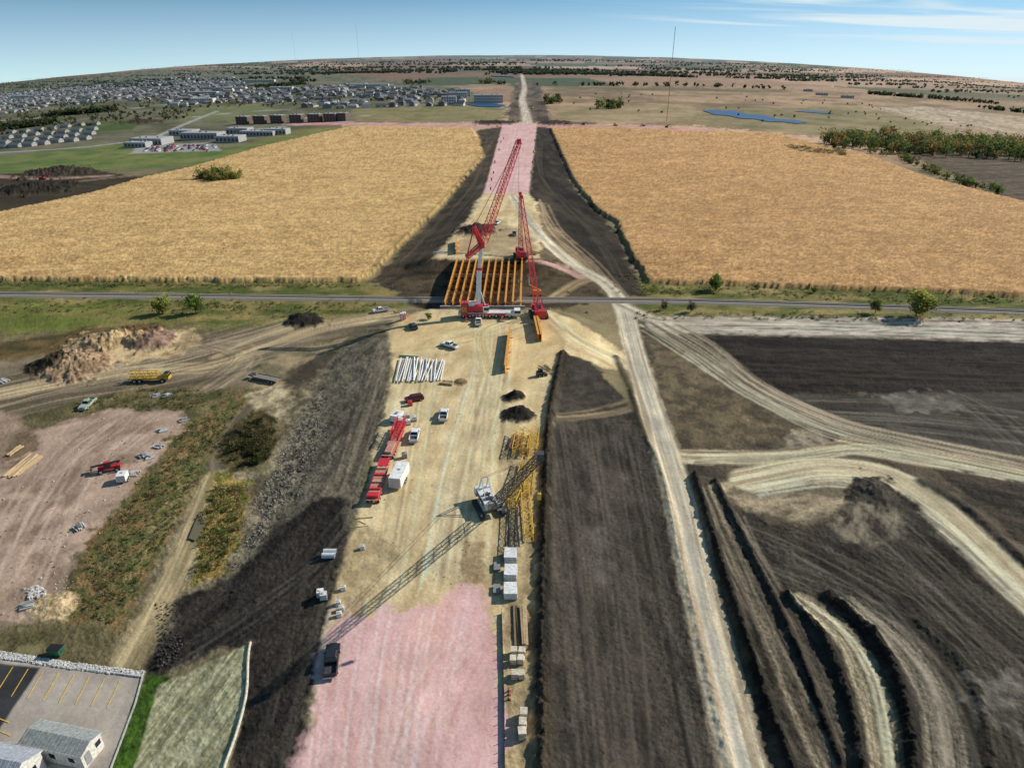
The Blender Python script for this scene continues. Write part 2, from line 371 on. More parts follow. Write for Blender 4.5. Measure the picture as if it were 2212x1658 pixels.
fill([(330,1120),(380,1030),(420,1000),(410,1060),(360,1150),(290,1260),(240,1290)],S(152,138,95),S(96,106,54),1.5,2,.7,1.5,None,1,3.5,1.2)
fill([(480,1010),(560,1015),(640,850),(700,800),(790,720),(830,730),(650,1010),(560,1180),(500,1260),(400,1290),(350,1340),(260,1420),(300,1300),(400,1110)],S(156,142,113),S(116,105,83),2,2,1,3,None,1,3,1.)
stroke([(620,835),(560,860),(500,925),(470,990),(470,1020)],3,S(134,121,99),S(100,91,76),1.2,1)
stroke([(465,1030),(432,1110),(392,1210),(335,1325),(280,1420)],4.5,S(188,169,130),S(140,125,93),1.5,.95)
fill([(530,855),(600,830),(640,850),(600,930),(560,890)],S(200,183,148),S(140,125,99),1.5,2,.7,2)
fill([(470,1020),(545,1035),(525,1150),(480,1245),(410,1265),(425,1180),(450,1090)],S(164,137,78),S(112,120,52),1.2,1.5,1,1.6,None,1,3.5,1.3)
fill([(480,945),(545,885),(600,905),(605,950),(570,1005),(500,1020),(465,995)],S(72,72,44),S(110,98,62),1.2,1.5,1,1.6,None,1,3,1.3)
# left slope of the embankment
fill([(830,716),(850,760),(845,850),(805,1000),(758,1180),(700,1390),(640,1900),(480,1900),(540,1395),(335,1450),(345,1340),(500,1255),(560,1110),(620,960),(690,830),(740,745)],S(134,123,103),S(98,91,78),1.5,1.5,1,1.6,76,6,2.8,1.1)
fill([(640,900),(700,830),(690,930),(620,1080),(560,1180),(520,1230),(560,1100)],S(154,142,120),S(92,86,72),1.5,1.5,.9,.7,None,1,4,1.6)
tracks([(830,780),(790,900),(740,1050)],18,38,10,.6,S(146,133,111),S(82,75,64),.6,5)
fill([(748,1066),(690,1070),(600,1140),(520,1235),(370,1295),(335,1450),(540,1395),(470,1900),(630,1900),(690,1400),(735,1230),(752,1150)],S(60,55,50),S(84,77,68),1.2,1.2,1,2,70,5,2.6,1.0)
tracks([(740,1110),(640,1230),(520,1320),(400,1400)],22,60,40,.45,S(106,99,88),S(42,39,37),.55,8)
tracks([(690,1250),(640,1450),(580,1700)],16,60,20,.4,S(100,93,82),S(44,41,39),.55,5)
# south platform
fill([(846,765),(838,715),(880,682),(930,668),(1190,670),(1240,692),(1320,740),(1360,770),(1340,800),(1216,765),(1192,850),(1184,950),(1174,1200),(1174,1900),(640,1900),(700,1375),(757,1165),(802,1000),(842,850)],TAN,TAN2,1.2,1,1,3,84,6,2.4,.3)
fill([(850,690),(1180,675),(1215,720),(1200,800),(1120,850),(1060,800),(1000,760),(850,760)],S(209,179,132),S(182,153,110),1.5,1,.7,3,60,4,2.4,.3)
tracks([(1070,690),(1060,800),(1000,1000),(950,1260)],34,50,20,.55,S(218,199,164),S(160,139,107),.5,5)
tracks([(900,790),(870,1000),(820,1260)],26,60,20,.45,S(212,191,154),S(152,131,99),.5,5)
tracks([(940,740),(1040,720),(1130,690)],12,50,25,.6,S(218,195,152),S(160,135,99),.5,5)
tracks([(1060,800),(1050,1000),(1030,1250)],14,40,20,.5,S(212,191,152),S(150,129,97),.5,5)
stroke([(1180,680),(1230,720),(1290,755),(1350,785)],4,S(208,185,146),S(168,146,111),1.5,.9)
tracks([(1190,690),(1240,735),(1310,770),(1360,800)],8,20,10,.6,S(216,195,156),S(150,129,99),.6,5)
stroke([(1100,690),(1040,720),(1050,800)],5,S(212,187,144),S(176,152,113),2,.8,.6)
fill([(760,1140),(790,1120),(860,1180),(800,1330),(720,1370),(740,1260)],S(178,158,120),S(148,129,96),1.5,1.5,.7,2)
fill([(1092,960),(1172,960),(1174,1200),(1174,1900),(1092,1900),(1085,1330),(1072,1200),(1084,1000)],S(176,157,120),S(134,117,88),.8,.8,.85,1.5,88,5,3,.6)
fill([(1000,1170),(1050,1170),(1045,1260),(1000,1262)],S(160,135,102),S(136,109,83),1,1,.7,1)
fill([(985,1262),(1040,1262),(1068,1325),(1080,1450),(1090,1900),(610,1900),(650,1620),(692,1410),(735,1345),(850,1310),(960,1300)],S(206,166,162),S(193,153,147),1.2,1.6,1,2.2,85,7,2.2,.18)
fill([(860,1330),(980,1280),(985,1400),(930,1560),(840,1700),(760,1700)],S(194,151,135),S(204,165,160),3,2,.65,1.5,80,8,2.4,.18)
tracks([(890,1310),(860,1480),(840,1700)],50,190,25,.24,S(182,140,131),S(218,184,179),.45,6)
tracks([(1060,1340),(960,1450),(900,1600),(880,1700)],10,60,20,.26,S(182,139,130),S(218,184,179),.45,10)
# right strip
fill([(1218,764),(1275,782),(1330,840),(1375,905),(1408,985),(1446,1120),(1505,1370),(1585,1700),(1620,1900),(1170,1900),(1176,1200),(1190,880)],S(70,64,58),S(95,87,78),1,1,1,2.2,97,5,2.5,1.1)
fill([(1218,764),(1275,782),(1330,840),(1375,905),(1330,905),(1200,900)],S(54,50,45),S(84,77,66),1,1,.6,1.5)
stroke([(1190,905),(1260,900),(1330,890),(1400,872)],2.5,S(154,137,105),S(112,100,80),1,.9)
stroke([(1200,895),(1280,885),(1370,860)],1.2,S(132,118,93),None,1,.7)
tracks([(1250,930),(1290,1200),(1340,1700)],42,95,20,.32,S(112,104,92),S(48,44,40),.5,6)
tracks([(1370,960),(1420,1200),(1520,1700)],14,30,20,.36,S(114,106,93),S(50,46,41),.5,4)
fill([(1270,1140),(1300,1140),(1312,1260),(1290,1260)],S(122,115,105),None,2,2,.4)
stroke([(1216,765),(1198,850),(1186,930),(1178,1100),(1174,1300),(1172,1500),(1172,1750)],2.4,S(62,56,49),S(92,82,67),1,1,bump=1.4,ridge=1.5)
stroke([(1330,770),(1365,850),(1385,920),(1430,1020),(1470,1200),(1520,1420),(1590,1700)],1.6,S(90,82,67),None,1,.9,ridge=.5)
# ------ right hand side
fill([(1380,690),(2500,700),(2500,1900),(1600,1900),(1500,1300),(1440,1000),(1380,760)],S(108,97,80),S(80,72,62),3,2,1,6,None,1,2.4,.8)
fill([(1375,686),(1500,680),(2500,692),(2500,748),(1480,722),(1420,716)],S(184,173,157),S(122,112,101),2,2,1,1.6,-2,14,3.2,.4)
tracks([(1420,700),(1700,702),(2000,712),(2260,722)],22,20,12,.7,S(204,193,175),S(94,86,75),.65,3)
fill([(1440,722),(1500,722),(2500,748),(2500,862),(2212,848),(1700,852),(1600,805),(1520,760)],S(46,42,38),S(72,64,56),1.5,1.5,1,1.6,-3,8,2.8,1.2)
tracks([(1560,770),(1800,785),(2250,800)],22,30,40,.7,S(86,77,68),S(34,31,28),.6,4)
fill([(1680,852),(2212,850),(2500,865),(2500,1040),(2212,1010),(1950,962),(1780,905)],S(101,94,86),S(76,70,62),2,2,1,5,-3,5,2.6,.7)
tracks([(1800,890),(2000,900),(2250,930)],24,60,36,.6,S(140,130,115),S(52,48,43),.6,8)
tracks([(2050,855),(2120,900),(2230,990)],8,90,10,.7,S(50,46,42),S(134,124,108),.55,8)
fill([(1900,855),(2050,850),(2070,880),(2000,905),(1930,890)],S(148,141,130),S(102,96,87),2,4,.6,3)
fill([(1400,735),(1455,745),(1620,852),(1780,932),(1510,985),(1460,945),(1425,860)],S(126,111,86),S(97,86,69),1.5,1.5,1,3,None,1,2.5,.8)
fill([(1700,925),(1770,925),(1780,960),(1740,985),(1690,975)],S(170,157,135),S(124,112,94),1.5,2,.8,1.5)
for o in range(4):
    stroke([(1395+o*12,702-o*6),(1500+o*12,765-o*8),(1620+o*10,848-o*6),(1780+o*10,925-o*7),(1960,972-o*10),(2250,1042-o*14)],2.4,S(178,163,137),S(112,101,84),1,.85,.8)
tracks([(1400,705),(1500,765),(1620,848),(1780,925),(1960,972),(2250,1042)],22,26,14,.5,S(206,191,163),S(82,74,63),.7,4)
stroke([(1480,985),(1600,988),(1720,985),(1850,962)],5.5,S(197,180,147),S(150,134,107),1.2,.95,.7)
stroke([(1850,962),(1980,985),(2100,1005),(2300,1050)],8,S(188,172,143),S(132,119,96),1.5,.95,.7)
tracks([(1500,990),(1700,985),(1850,968),(2000,990),(2250,1040)],22,24,16,.5,S(210,195,164),S(102,92,76),.65,5)
fill([(2010,1010),(2500,1080),(2500,1250),(2212,1180),(2100,1080)],S(60,54,48),S(94,84,72),1.5,1.5,.9,2,-30,6,2.6,1)
fill([(1530,1050),(1640,1040),(1820,1010),(1900,1015),(1900,1050),(1800,1110),(1720,1140),(1620,1100)],S(177,161,131),S(122,111,90),1.5,2,.95,2.5,20,3,2.8,.7)
stroke([(1620,1035),(1760,1010),(1900,1022),(1990,1070),(2080,1150),(2160,1230),(2300,1360)],8,S(202,187,155),S(164,148,120),1.2,1,.9)
tracks([(1640,1060),(1800,1040),(1930,1070),(2060,1160),(2200,1290)],20,26,16,.5,S(214,199,169),S(110,100,83),.6,5)
stroke([(1990,1040),(2090,1100),(2200,1200),(2300,1290)],2.2,S(54,49,44),S(90,81,70),1,.9,ridge=.7)
fill([(1560,1090),(1640,1120),(1740,1150),(1810,1110),(1850,1062),(1900,1048),(1950,1060),(2010,1130),(2110,1240),(2330,1420),(2500,1900),(1700,1900),(1640,1450),(1560,1200)],S(60,55,49),S(92,85,75),1.5,1.5,1,2,115,5,2.8,1.2)
fill([(1790,1130),(1850,1080),(1930,1080),(1960,1150),(1900,1180),(1820,1170)],S(146,136,116),S(74,68,58),1.5,2,.8,1.2,60,4,3)
pile(1885,1062,3.2,2.0,S(70,64,56),S(100,92,80))
tracks([(1640,1170),(1780,1230),(1950,1330),(2080,1500),(2150,1720)],46,80,80,.4,S(124,116,101),S(38,35,32),.65,8)
tracks([(1880,1100),(1990,1200),(2120,1320),(2280,1460)],28,70,60,.4,S(120,111,96),S(36,33,30),.65,8)
tracks([(1560,1110),(1620,1220),(1700,1380),(1780,1540),(1840,1720)],32,50,20,.38,S(162,150,128),S(44,40,36),.7,5)
# long windrow berms
RW=[([(1500,1030),(1530,1130),(1580,1290),(1640,1470),(1720,1700),(1760,1820)],1.7,S(50,46,41),S(76,70,59),1.5),
    ([(1530,1060),(1580,1180),(1640,1330),(1710,1500),(1800,1720)],2.2,S(148,136,114),S(92,84,72),0),
    ([(1545,1040),(1610,1170),(1680,1310),(1750,1470),(1840,1720)],1.3,S(54,49,44),S(86,79,68),.9),
    ([(1600,1150),(1660,1240),(1730,1370),(1790,1500),(1880,1720)],1.8,S(120,111,97),S(72,66,57),.2),
    ([(1700,1290),(1770,1370),(1820,1480),(1850,1600),(1870,1750)],1.7,S(46,42,37),S(76,70,59),1.4),
    ([(1735,1300),(1820,1370),(1880,1480),(1910,1600),(1925,1750)],4.0,S(180,167,138),S(128,117,95),0),
    ([(1790,1290),(1880,1370),(1940,1480),(1965,1600),(1975,1750)],2.2,S(44,40,35),S(70,64,55),1.6),
    ([(1850,1310),(1940,1390),(2010,1490),(2040,1600),(2050,1750)],4.5,S(144,135,117),S(96,88,76),0),
    ([(1980,1340),(2080,1440),(2130,1560),(2150,1750)],2.0,S(52,48,41),S(84,78,67),.6)]
for p,w,c1,c2,r in RW: stroke(p,w,c1,c2,.8,1,.6,.6,1.0,ridge=r)
tracks([(1745,1310),(1830,1380),(1890,1490),(1925,1700)],10,14,6,.35,S(208,193,165),S(94,86,73),.6,3)
tracks([(1870,1320),(1960,1400),(2025,1500),(2055,1700)],12,18,6,.35,S(174,162,141),S(68,62,54),.6,3)
fill([(2100,1470),(2200,1450),(2240,1560),(2150,1560)],S(140,134,121),S(96,90,81),1.5,4,.5,1.5)
# haul road
HR=[(1108,424),(1132,462),(1175,515),(1240,572),(1308,612),(1344,660),(1366,740),(1398,850),(1437,970),(1472,1090),(1500,1220),(1545,1420),(1612,1680),(1650,1850)]
stroke(HR,6.0,S(200,185,158),S(160,145,122),1.2,1,.8,.5,.3,con=2.8)
stroke(HR,.8,S(158,143,120),None,.8,.6)
tracks(HR,14,12,2,.4,S(218,205,179),S(132,118,97),.6,2)
stroke([(1344,660),(1420,690),(1560,694),(1750,700)],6,S(196,185,165),S(150,137,119),2,.8)
# parking lot corner
fill([(-200,1385),(0,1412),(150,1434),(310,1452),(300,1480),(225,1700),(180,1900),(-400,1900)],S(170,160,148),S(156,146,135),.5,.1,1,5,bump=.1)
fill([(-200,1410),(88,1441),(0,1570),(-60,1700),(-300,1700)],S(78,78,80),S(66,66,68),.4,.1,1,3,bump=.1)
fill([(322,1458),(368,1462),(330,1560),(290,1700),(260,1900),(180,1900),(225,1690),(290,1520)],S(86,118,42),S(62,92,33),.6,.4,1,1,bump=.8)
fill([(345,1478),(536,1390),(524,1540),(488,1660),(470,1900),(240,1900),(275,1700)],S(182,178,142),S(142,137,103),.4,.4,1,.5,76,16,3.2,.5)
# piles
DK=S(52,48,43);DK2=S(74,67,56); TB=S(174,146,115);TB2=S(132,108,85)
pile(1113,858,2.3,2.0,DK,DK2); pile(1122,897,3.2,2.5,DK,DK2); pile(1030,498,7,4,S(66,56,53),S(96,80,73))
pile(655,694,4.5,3,DK,DK2); pile(160,790,6,3.5,TB,TB2); pile(325,738,5,3.5,S(158,129,110),S(116,94,78))
pile(210,738,5,3,S(182,155,117),S(140,117,87)); pile(285,720,4,2.5,S(120,94,66),S(96,76,56)); pile(100,790,4,2.5,S(90,78,58),S(70,60,48))
pile(120,1310,2.4,1,S(192,169,132),S(158,137,103)); pile(75,408,14,5,DK,DK2); pile(130,372,16,5,DK,S(96,84,68)); pile(310,263,18,5,S(104,80,58),S(84,66,52))
pile(260,740,4,2.4,S(188,163,123),S(150,127,91)); pile(60,1275,1.5,.3)
pile(995,825,1.6,1,S(150,128,91),S(120,100,73)); pile(1070,266,20,4,S(70,62,52),DK2); pile(1200,266,16,4,S(80,70,58),DK2)
# aerial haze painted into the ground colours by distance, micro relief
hf=(1-np.exp(-np.maximum(QY-600,0)/12000))[:,None]; C=C*(1-hf)+HAZE_COL[None,:]*hf
near=1-smooth((QY-120)/400)
J0=fbm(QX/.55+11,QY/.55,3)
DH+=A*(.36*(J0-.5)+.55*(J1-.5)*.6)*near+.5*(J2-.5)*near*np.clip(A,0,1)
C*=(1+.5*(J1-.5)*A*near+.55*(J0-.5)*(.2+A*.8)*near+.3*(J2-.5))[:,None]
C=np.clip(C,.005,.75)
print('painted',time.time()-t0)
co=np.stack([X,Y,Z+DH],1).astype(np.float32)
me=bpy.data.meshes.new('ground')
I=np.arange(N).reshape(nr,nc); q=np.stack([I[:-1,:-1],I[:-1,1:],I[1:,1:],I[1:,:-1]],-1).reshape(-1,4)
me.vertices.add(N); me.vertices.foreach_set('co',co.ravel())
me.loops.add(q.size); me.loops.foreach_set('vertex_index',q.ravel().astype(np.int32))
me.polygons.add(len(q)); me.polygons.foreach_set('loop_start',np.arange(0,q.size,4,dtype=np.int32))
me.polygons.foreach_set('loop_total',np.full(len(q),4,np.int32))
me.polygons.foreach_set('use_smooth',np.ones(len(q),bool))
me.update()
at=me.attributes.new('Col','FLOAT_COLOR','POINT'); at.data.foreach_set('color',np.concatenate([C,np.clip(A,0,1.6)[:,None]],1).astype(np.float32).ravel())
m,nt,b=newmat('ground_soil')
L=nt.links.new; nn=nt.nodes.new
a=nn('ShaderNodeAttribute'); a.attribute_name='Col'; g=nn('ShaderNodeNewGeometry')
n1=nn('ShaderNodeTexNoise'); n1.inputs['Scale'].default_value=2.2; n1.inputs['Detail'].default_value=6; n1.inputs['Roughness'].default_value=.75
n2=nn('ShaderNodeTexNoise'); n2.inputs['Scale'].default_value=.13; n2.inputs['Detail'].default_value=5
n3=nn('ShaderNodeTexNoise'); n3.inputs['Scale'].default_value=2.6; n3.inputs['Detail'].default_value=6; n3.inputs['Roughness'].default_value=.75
for n in (n1,n2,n3): L(g.outputs['Position'],n.inputs['Vector'])
def mr(src,a0,a1,b0,b1):
    r=nn('ShaderNodeMapRange'); r.inputs['From Min'].default_value=a0; r.inputs['From Max'].default_value=a1; r.inputs['To Min'].default_value=b0; r.inputs['To Max'].default_value=b1; L(src,r.inputs['Value']); return r.outputs['Result']
def mth(op,x,y):
    r=nn('ShaderNodeMath'); r.operation=op
    for i,v in enumerate((x,y)):
        if isinstance(v,(int,float)): r.inputs[i].default_value=v
        else: L(v,r.inputs[i])
    return r.outputs[0]
f1=mr(n1.outputs['Fac'],.34,.66,-1,1); f2=mr(n2.outputs['Fac'],.3,.7,.88,1.12)
amp=mth('ADD',mth('MULTIPLY',a.outputs['Alpha'],.28),.09)
f1=mth('ADD',mth('MULTIPLY',f1,amp),1.0)
vm=nn('ShaderNodeVectorMath'); vm.operation='SCALE'; L(a.outputs['Color'],vm.inputs[0]); L(mth('MULTIPLY',f1,f2),vm.inputs['Scale'])
L(vm.outputs[0],b.inputs['Base Color']); b.inputs['Roughness'].default_value=.95; b.inputs['Specular IOR Level'].default_value=.12
bp=nn('ShaderNodeBump'); bp.inputs['Distance'].default_value=.4; L(n3.outputs['Fac'],bp.inputs['Height']); L(mth('MULTIPLY',a.outputs['Alpha'],.62),bp.inputs['Strength']); L(bp.outputs[0],b.inputs['Normal'])
me.materials.append(m)
go=bpy.data.objects.new('ground',me); bpy.context.collection.objects.link(go)
print('ground',time.time()-t0)

# ------------------------------------------------ colours for objects
WH=np.array([.8,.8,.78]); BLK=np.array([.02,.02,.022]); DG=np.array([.06,.06,.065]); GR=np.array([.3,.3,.3]); RED=np.array([.62,.03,.045]); YEL=np.array([.66,.42,.06])
ORG=np.array([.72,.35,.05]); CONC=np.array([.5,.49,.46]); WOOD=np.array([.42,.31,.18]); CHR=np.array([.5,.5,.52]); GLS=np.array([.015,.02,.025])
def wheels(m,xs,y,r=.4,w=.28):
    for x in xs:
        for s_ in (-1,1):
            m.cyl((x,s_*(y-w/2),r),(x,s_*(y+w/2),r),r,BLK,MA,14); m.cyl((x,s_*(y+w/2),r),(x,s_*(y+w/2+.02),r),r*.55,CHR,PA,10)
def pickup(name,col,A,B,flat=False):
    c,yaw=head(A,B); m=MB()
    m.prism([(-2.85,.42),(-2.85,.6),(2.8,.6),(2.8,.42)],-.88,.88,DG)
    m.prism([(.95,.5),(.95,1.2),(1.2,1.2),(2.55,1.08),(2.82,.92),(2.86,.5)],-.97,.97,col)
    m.box((.1,0,.86),(1.78,1.96,.68),col)
    m.box((.12,0,1.49),(1.95,1.82,.6),GLS,GL,top=(.66,.8),sh=(-.08,0))
    m.box((.04,0,1.82),(1.3,1.5,.07),col,top=(.92,.9))
    for sx,tx in ((1.08,.68),(-.84,-.6),(.1,.05)):
        for s_ in (-1,1): m.bar((sx,s_*.9,1.2),(tx,s_*.74,1.8),.09,col)
    for s_ in (-1,1):
        m.box((-1.83,s_*.92,.9),(2.04,.12,.66),col); m.box((.85,s_*1.08,1.25),(.14,.2,.16),col)
        m.box((2.84,s_*.72,.85),(.06,.36,.16),np.array([.7,.7,.65])); m.box((-2.87,s_*.88,.95),(.04,.14,.34),np.array([.4,.01,.01]))
    m.box((-2.83,0,.9),(.08,1.72,.62),col); m.box((-1.83,0,.68),(1.96,1.72,.12),DG,MA); m.box((-.82,0,1.0),(.08,1.72,.46),col)
    m.box((2.92,0,.55),(.14,1.9,.24),CHR); m.box((-2.95,0,.52),(.16,1.8,.18),CHR); m.box((2.87,0,.84),(.04,1.0,.26),DG)
    if flat: m.box((-1.2,0,1.1),(.6,1.7,.35),GR)
    wheels(m,(1.85,-1.75),.86)
    return m.obj(name,c,yaw)
def suv(name,col,A,B):
    c,yaw=head(A,B); m=MB()
    m.prism([(-2.3,.35),(-2.35,1.05),(1.1,1.08),(2.1,.95),(2.35,.75),(2.35,.35)],-.92,.92,col)
    m.box((-.5,0,1.33),(3.3,1.74,.52),GLS,GL,top=(.78,.8),sh=(-.1,0)); m.box((-.58,0,1.62),(2.6,1.42,.07),col,top=(.92,.9))
    for sx,tx in ((1.1,.68),(-2.12,-1.85),(.0,-.05),(-1.05,-1.05)):
        for s_ in (-1,1): m.bar((sx,s_*.86,1.08),(tx,s_*.7,1.6),.08,col)
    for s_ in (-1,1): m.box((2.33,s_*.68,.78),(.08,.34,.15),np.array([.7,.7,.65])); m.box((-2.36,s_*.74,.92),(.05,.22,.2),np.array([.4,.01,.01]))
    wheels(m,(1.45,-1.4),.82,.36,.24)
    return m.obj(name,c,yaw)
pickup('black_pickup_truck',np.array([.02,.022,.028]),(722,1398),(713,1468))
pickup('white_pickup_truck',WH,(953,744),(990,755)); pickup('white_pickup_truck',WH,(1034,690),(1033,708),True)
pickup('white_pickup_truck',WH,(805,676),(838,671)); pickup('white_pickup_truck',WH,(962,886),(956,916)); pickup('white_pickup_truck',WH,(899,932),(893,958))
suv('grey_car',np.array([.05,.06,.08]),(887,702),(899,716)); suv('red_car',np.array([.12,.01,.02]),(876,868),(914,862))
pickup('green_pickup_truck',np.array([.35,.42,.33]),(178,888),(203,866),True); pickup('pickup_truck',GR,(1112,500),(1110,515)); pickup('white_pickup_truck',WH,(1080,480),(1068,488))
def etrailer(name,A,B,Lh=6.5,h=2.3,w=2.4):
    c,yaw=head(A,B); m=MB()
    m.prism([(-Lh/2,.5),(-Lh/2,.5+h),(Lh/2-.3,.5+h),(Lh/2,.5+h-.4),(Lh/2,.5)],-w/2,w/2,WH)
    m.bar((Lh/2,-.7,.5),(Lh/2+1.3,0,.5),.1,DG); m.bar((Lh/2,.7,.5),(Lh/2+1.3,0,.5),.1,DG); m.box((-Lh/2-.02,0,.5+h/2),(.04,w*.85,h*.85),GR*1.6)
    m.box((0,0,.5+h+.03),(.5,.5,.1),GR); wheels(m,(-.45,.45),w/2+.05,.35,.22)
    return m.obj(name,c,yaw)
etrailer('white_enclosed_trailer',(874,1018),(853,1060)); etrailer('white_cargo_trailer',(272,1028),(262,1048),2.6,1.5,1.8)
PKD=np.array([.5,.27,.2])
def flatbed(name,A,B,Lf,load):
    c,yaw=head(A,B); m=MB()
    for s_ in (-1,1): m.box((0,s_*.55,.95),(Lf,.18,.35),RED)
    m.box((-Lf*.1,0,1.16),(Lf*.8,2.3,.08),PKD,MA); m.box((Lf*.4,0,1.45),(Lf*.2,2.2,.12),RED)
    for s_ in (-1,1): m.box((-Lf*.1,s_*1.2,1.12),(Lf*.8,.12,.2),RED)
    for i in range(int(Lf/1.2)): m.box((-Lf/2+.6+i*1.2,0,1.0),(.12,2.3,.16),RED); m.box((-Lf*.45+i*Lf*.8/(Lf/1.2),0,1.215),(.1,2.3,.03),RED*.8)
    wheels(m,(-Lf/2+1,-Lf/2+2.2,-Lf/2+3.4),1.0,.48,.4)
    if load:
        m.lattice((-Lf*.05,0,2.2),(Lf*.5,0,2.2),1.7,1.7,6,.12,RED); m.box((-Lf*.3,0,1.5),(Lf*.3,1.4,.5),PKD,MA)
    else:
        for i in range(6): m.box((-Lf*.42+i*Lf*.17,0,1.35),(.5,2.1,.26),RED if i%2 else PKD*1.2)
        m.box((-Lf*.42,0,1.6),(1.2,2.2,.5),RED)
    return m.obj(name,c,yaw)
flatbed('red_flatbed_trailer',(868,926),(838,992),14,True); flatbed('red_lowboy_trailer',(834,998),(803,1096),14.5,False)

# ------------------------------------------------ cranes
def crawler(m,c,yaw,col,ctr,sc=1.0):
    cy,sy=math.cos(yaw),math.sin(yaw)
    def w(x,y,z): return (c[0]+(x*cy-y*sy)*sc,c[1]+(x*sy+y*cy)*sc,c[2]+z*sc)
    def bx(x,y,z,a,b_,d,colr,mat=PA,top=(1,1)): m.box(w(x,y,z),(a*sc,b_*sc,d*sc),colr,mat,yaw,top)
    for s_ in (-1,1):
        bx(0,s_*2.4,.65,6.0,1.0,1.1,DG,MA); bx(0,s_*2.4,1.22,5.2,1.02,.12,DG,MA)
        for e in (-1,1): m.cyl(w(e*3.0,s_*2.4-.5,.62),w(e*3.0,s_*2.4+.5,.62),.56*sc,DG,MA,12)
    bx(0,0,.95,2.4,3.9,.6,col); m.cyl(w(0,0,1.2),w(0,0,1.6),1.2*sc,DG)
    bx(-1.0,0,2.3,6.2,3.0,1.5,col); bx(-.6,.9,3.15,4.0,.9,.25,col); bx(-4.5,0,2.3,1.3,3.6,2.1,ctr); bx(-4.5,0,1.8,1.36,3.66,.12,DG)
    bx(-1.2,-1.52,2.3,4.6,.06,.9,DG); bx(-1.2,1.52,2.3,3.0,.06,.9,DG)
    bx(2.3,1.5,2.5,1.9,1.1,1.7,col); bx(2.45,1.5,2.75,1.7,1.14,.9,GLS,GL,(.9,.95))
    m.cyl(w(.3,-.8,3.2),w(.3,.8,3.2),.45*sc,DG); m.cyl(w(-1.3,-.8,3.2),w(-1.3,.8,3.2),.4*sc,DG)
    for s_ in (-.9,.9):
        m.bar(w(-4.3,s_,3.1),w(-2.6,s_*.8,7.0),.16,col); m.bar(w(.6,s_,3.0),w(-2.6,s_*.8,7.0),.16,col)
    m.bar(w(-2.6,-.9,7.0),w(-2.6,.9,7.0),.2,col)
    return w(2.0,0,2.0),w(-2.6,0,7.0)
def crane_boom(m,foot,tip,g,col,w,n,r):
    m.lattice(foot,tip,w,w*.6,n,r,col)
    for o in (-.35,.35): m.bar((g[0]+o,g[1],g[2]),(tip[0]+o,tip[1],tip[2]),.05,DG)
    m.box(tip,(w*.7,w*.7,w*.7),col)
c=T(1056,1100); tip=np.array([4.0,82.5,26.5]); m=MB()
yaw=math.atan2(tip[1]-c.y,tip[0]-c.x)
f_,g_=crawler(m,c,yaw,WH*.9,WH*.8,.85); crane_boom(m,f_,tip,g_,DG*1.2,1.5,22,.09)
m.bar(tip,(tip[0],tip[1],20),.05,BLK); m.box((tip[0],tip[1],19.6),(.5,.5,1.0),YEL)
m.obj('white_crawler_crane',origin=tuple(c))
for nm,bp_,tp,dY,w in (('red_crawler_crane',(1163,682),(1126,425),55,1.8),('red_crawler_crane',(1125,556),(1124,418),22,1.7)):
    c=T(*bp_); tip=V(tp[0],tp[1],c.y+dY); m=MB(); yaw=math.atan2(tip.y-c.y,tip.x-c.x)
    f_,g_=crawler(m,c,yaw,RED,RED*.9,1.0 if bp_[1]>600 else 1.1); crane_boom(m,f_,tip,g_,RED,w,26,.1)
    m.bar(tip,(tip.x,tip.y,tip.z*.35),.08,DG); m.obj(nm,origin=tuple(c))
# large all-terrain crane
c=T(1052,684); m=MB(); fx,fy,fz=c.x,c.y,c.z
Lc=18.5
m.box((fx,fy,fz+1.45),(Lc,2.9,.8),WH*.9); m.box((fx-1,fy-1.42,fz+1.35),(Lc*.8,.12,.5),RED)
for i in range(8):
    x=fx-Lc/2+1.6+i*2.15
    for s_ in (-1,1): m.cyl((x,fy+s_*1.1-.25,fz+.7),(x,fy+s_*1.1+.25,fz+.7),.7,BLK,MA,14); m.cyl((x,fy+s_*1.1+s_*.26,fz+.7),(x,fy+s_*1.1+s_*.3,fz+.7),.32,WH,PA,10)
m.box((fx+Lc/2+.6,fy,fz+1.7),(2.2,2.9,1.9),WH,top=(.9,.96)); m.box((fx+Lc/2+.75,fy,fz+2.1),(2.1,2.94,.8),GLS,GL,top=(.9,.95))
for x in (-6.5,5.0):
    m.box((fx+x,fy,fz+.9),(.5,8.4,.4),RED)
    for s_ in (-1,1): m.box((fx+x,fy+s_*4.2,fz+.5),(.35,.35,1.0),GR); m.box((fx+x,fy+s_*4.2,fz+.1),(1.6,1.6,.18),WOOD,MA)
mx=V(1034,665,fy).x
m.cyl((mx,fy,fz+1.8),(mx,fy,fz+2.4),1.5,DG); m.box((mx-.5,fy,fz+3.2),(7.5,3.0,1.6),RED); m.box((mx-4.6,fy,fz+3.2),(2.1,4.6,3.2),RED)
m.box((mx-4.6,fy-2.33,fz+3.3),(1.9,.04,1.6),YEL)
for i in range(4): m.bar((mx-5.5+i*.5,fy-2.37,fz+2.5),(mx-5.1+i*.5,fy-2.37,fz+4.1),.16,BLK,PA,.03)
m.box((mx-2.3,fy,fz+4.5),(1.8,2.2,1.2),WH); m.box((mx+2.4,fy-1.3,fz+3.1),(1.9,1.1,1.8),WH); m.box((mx+2.6,fy-1.34,fz+3.3),(1.6,1.14,.9),GLS,GL)
m0=V(1033,655,fy); m1=V(1035,580,fy+2); m2=V(1040,528,fy+3)
m.bar(m0,m1,1.5,WH,PA,1.7); m.bar(m1,m2,1.15,WH*.92,PA,1.3); m.bar(m1-Vector((0,0,.4)),m1+Vector((0,0,.4)),1.8,RED,PA,1.9)
m.bar((m0.x+2.2,fy,fz+3.5),V(1034,620,fy+1),.5,GR)
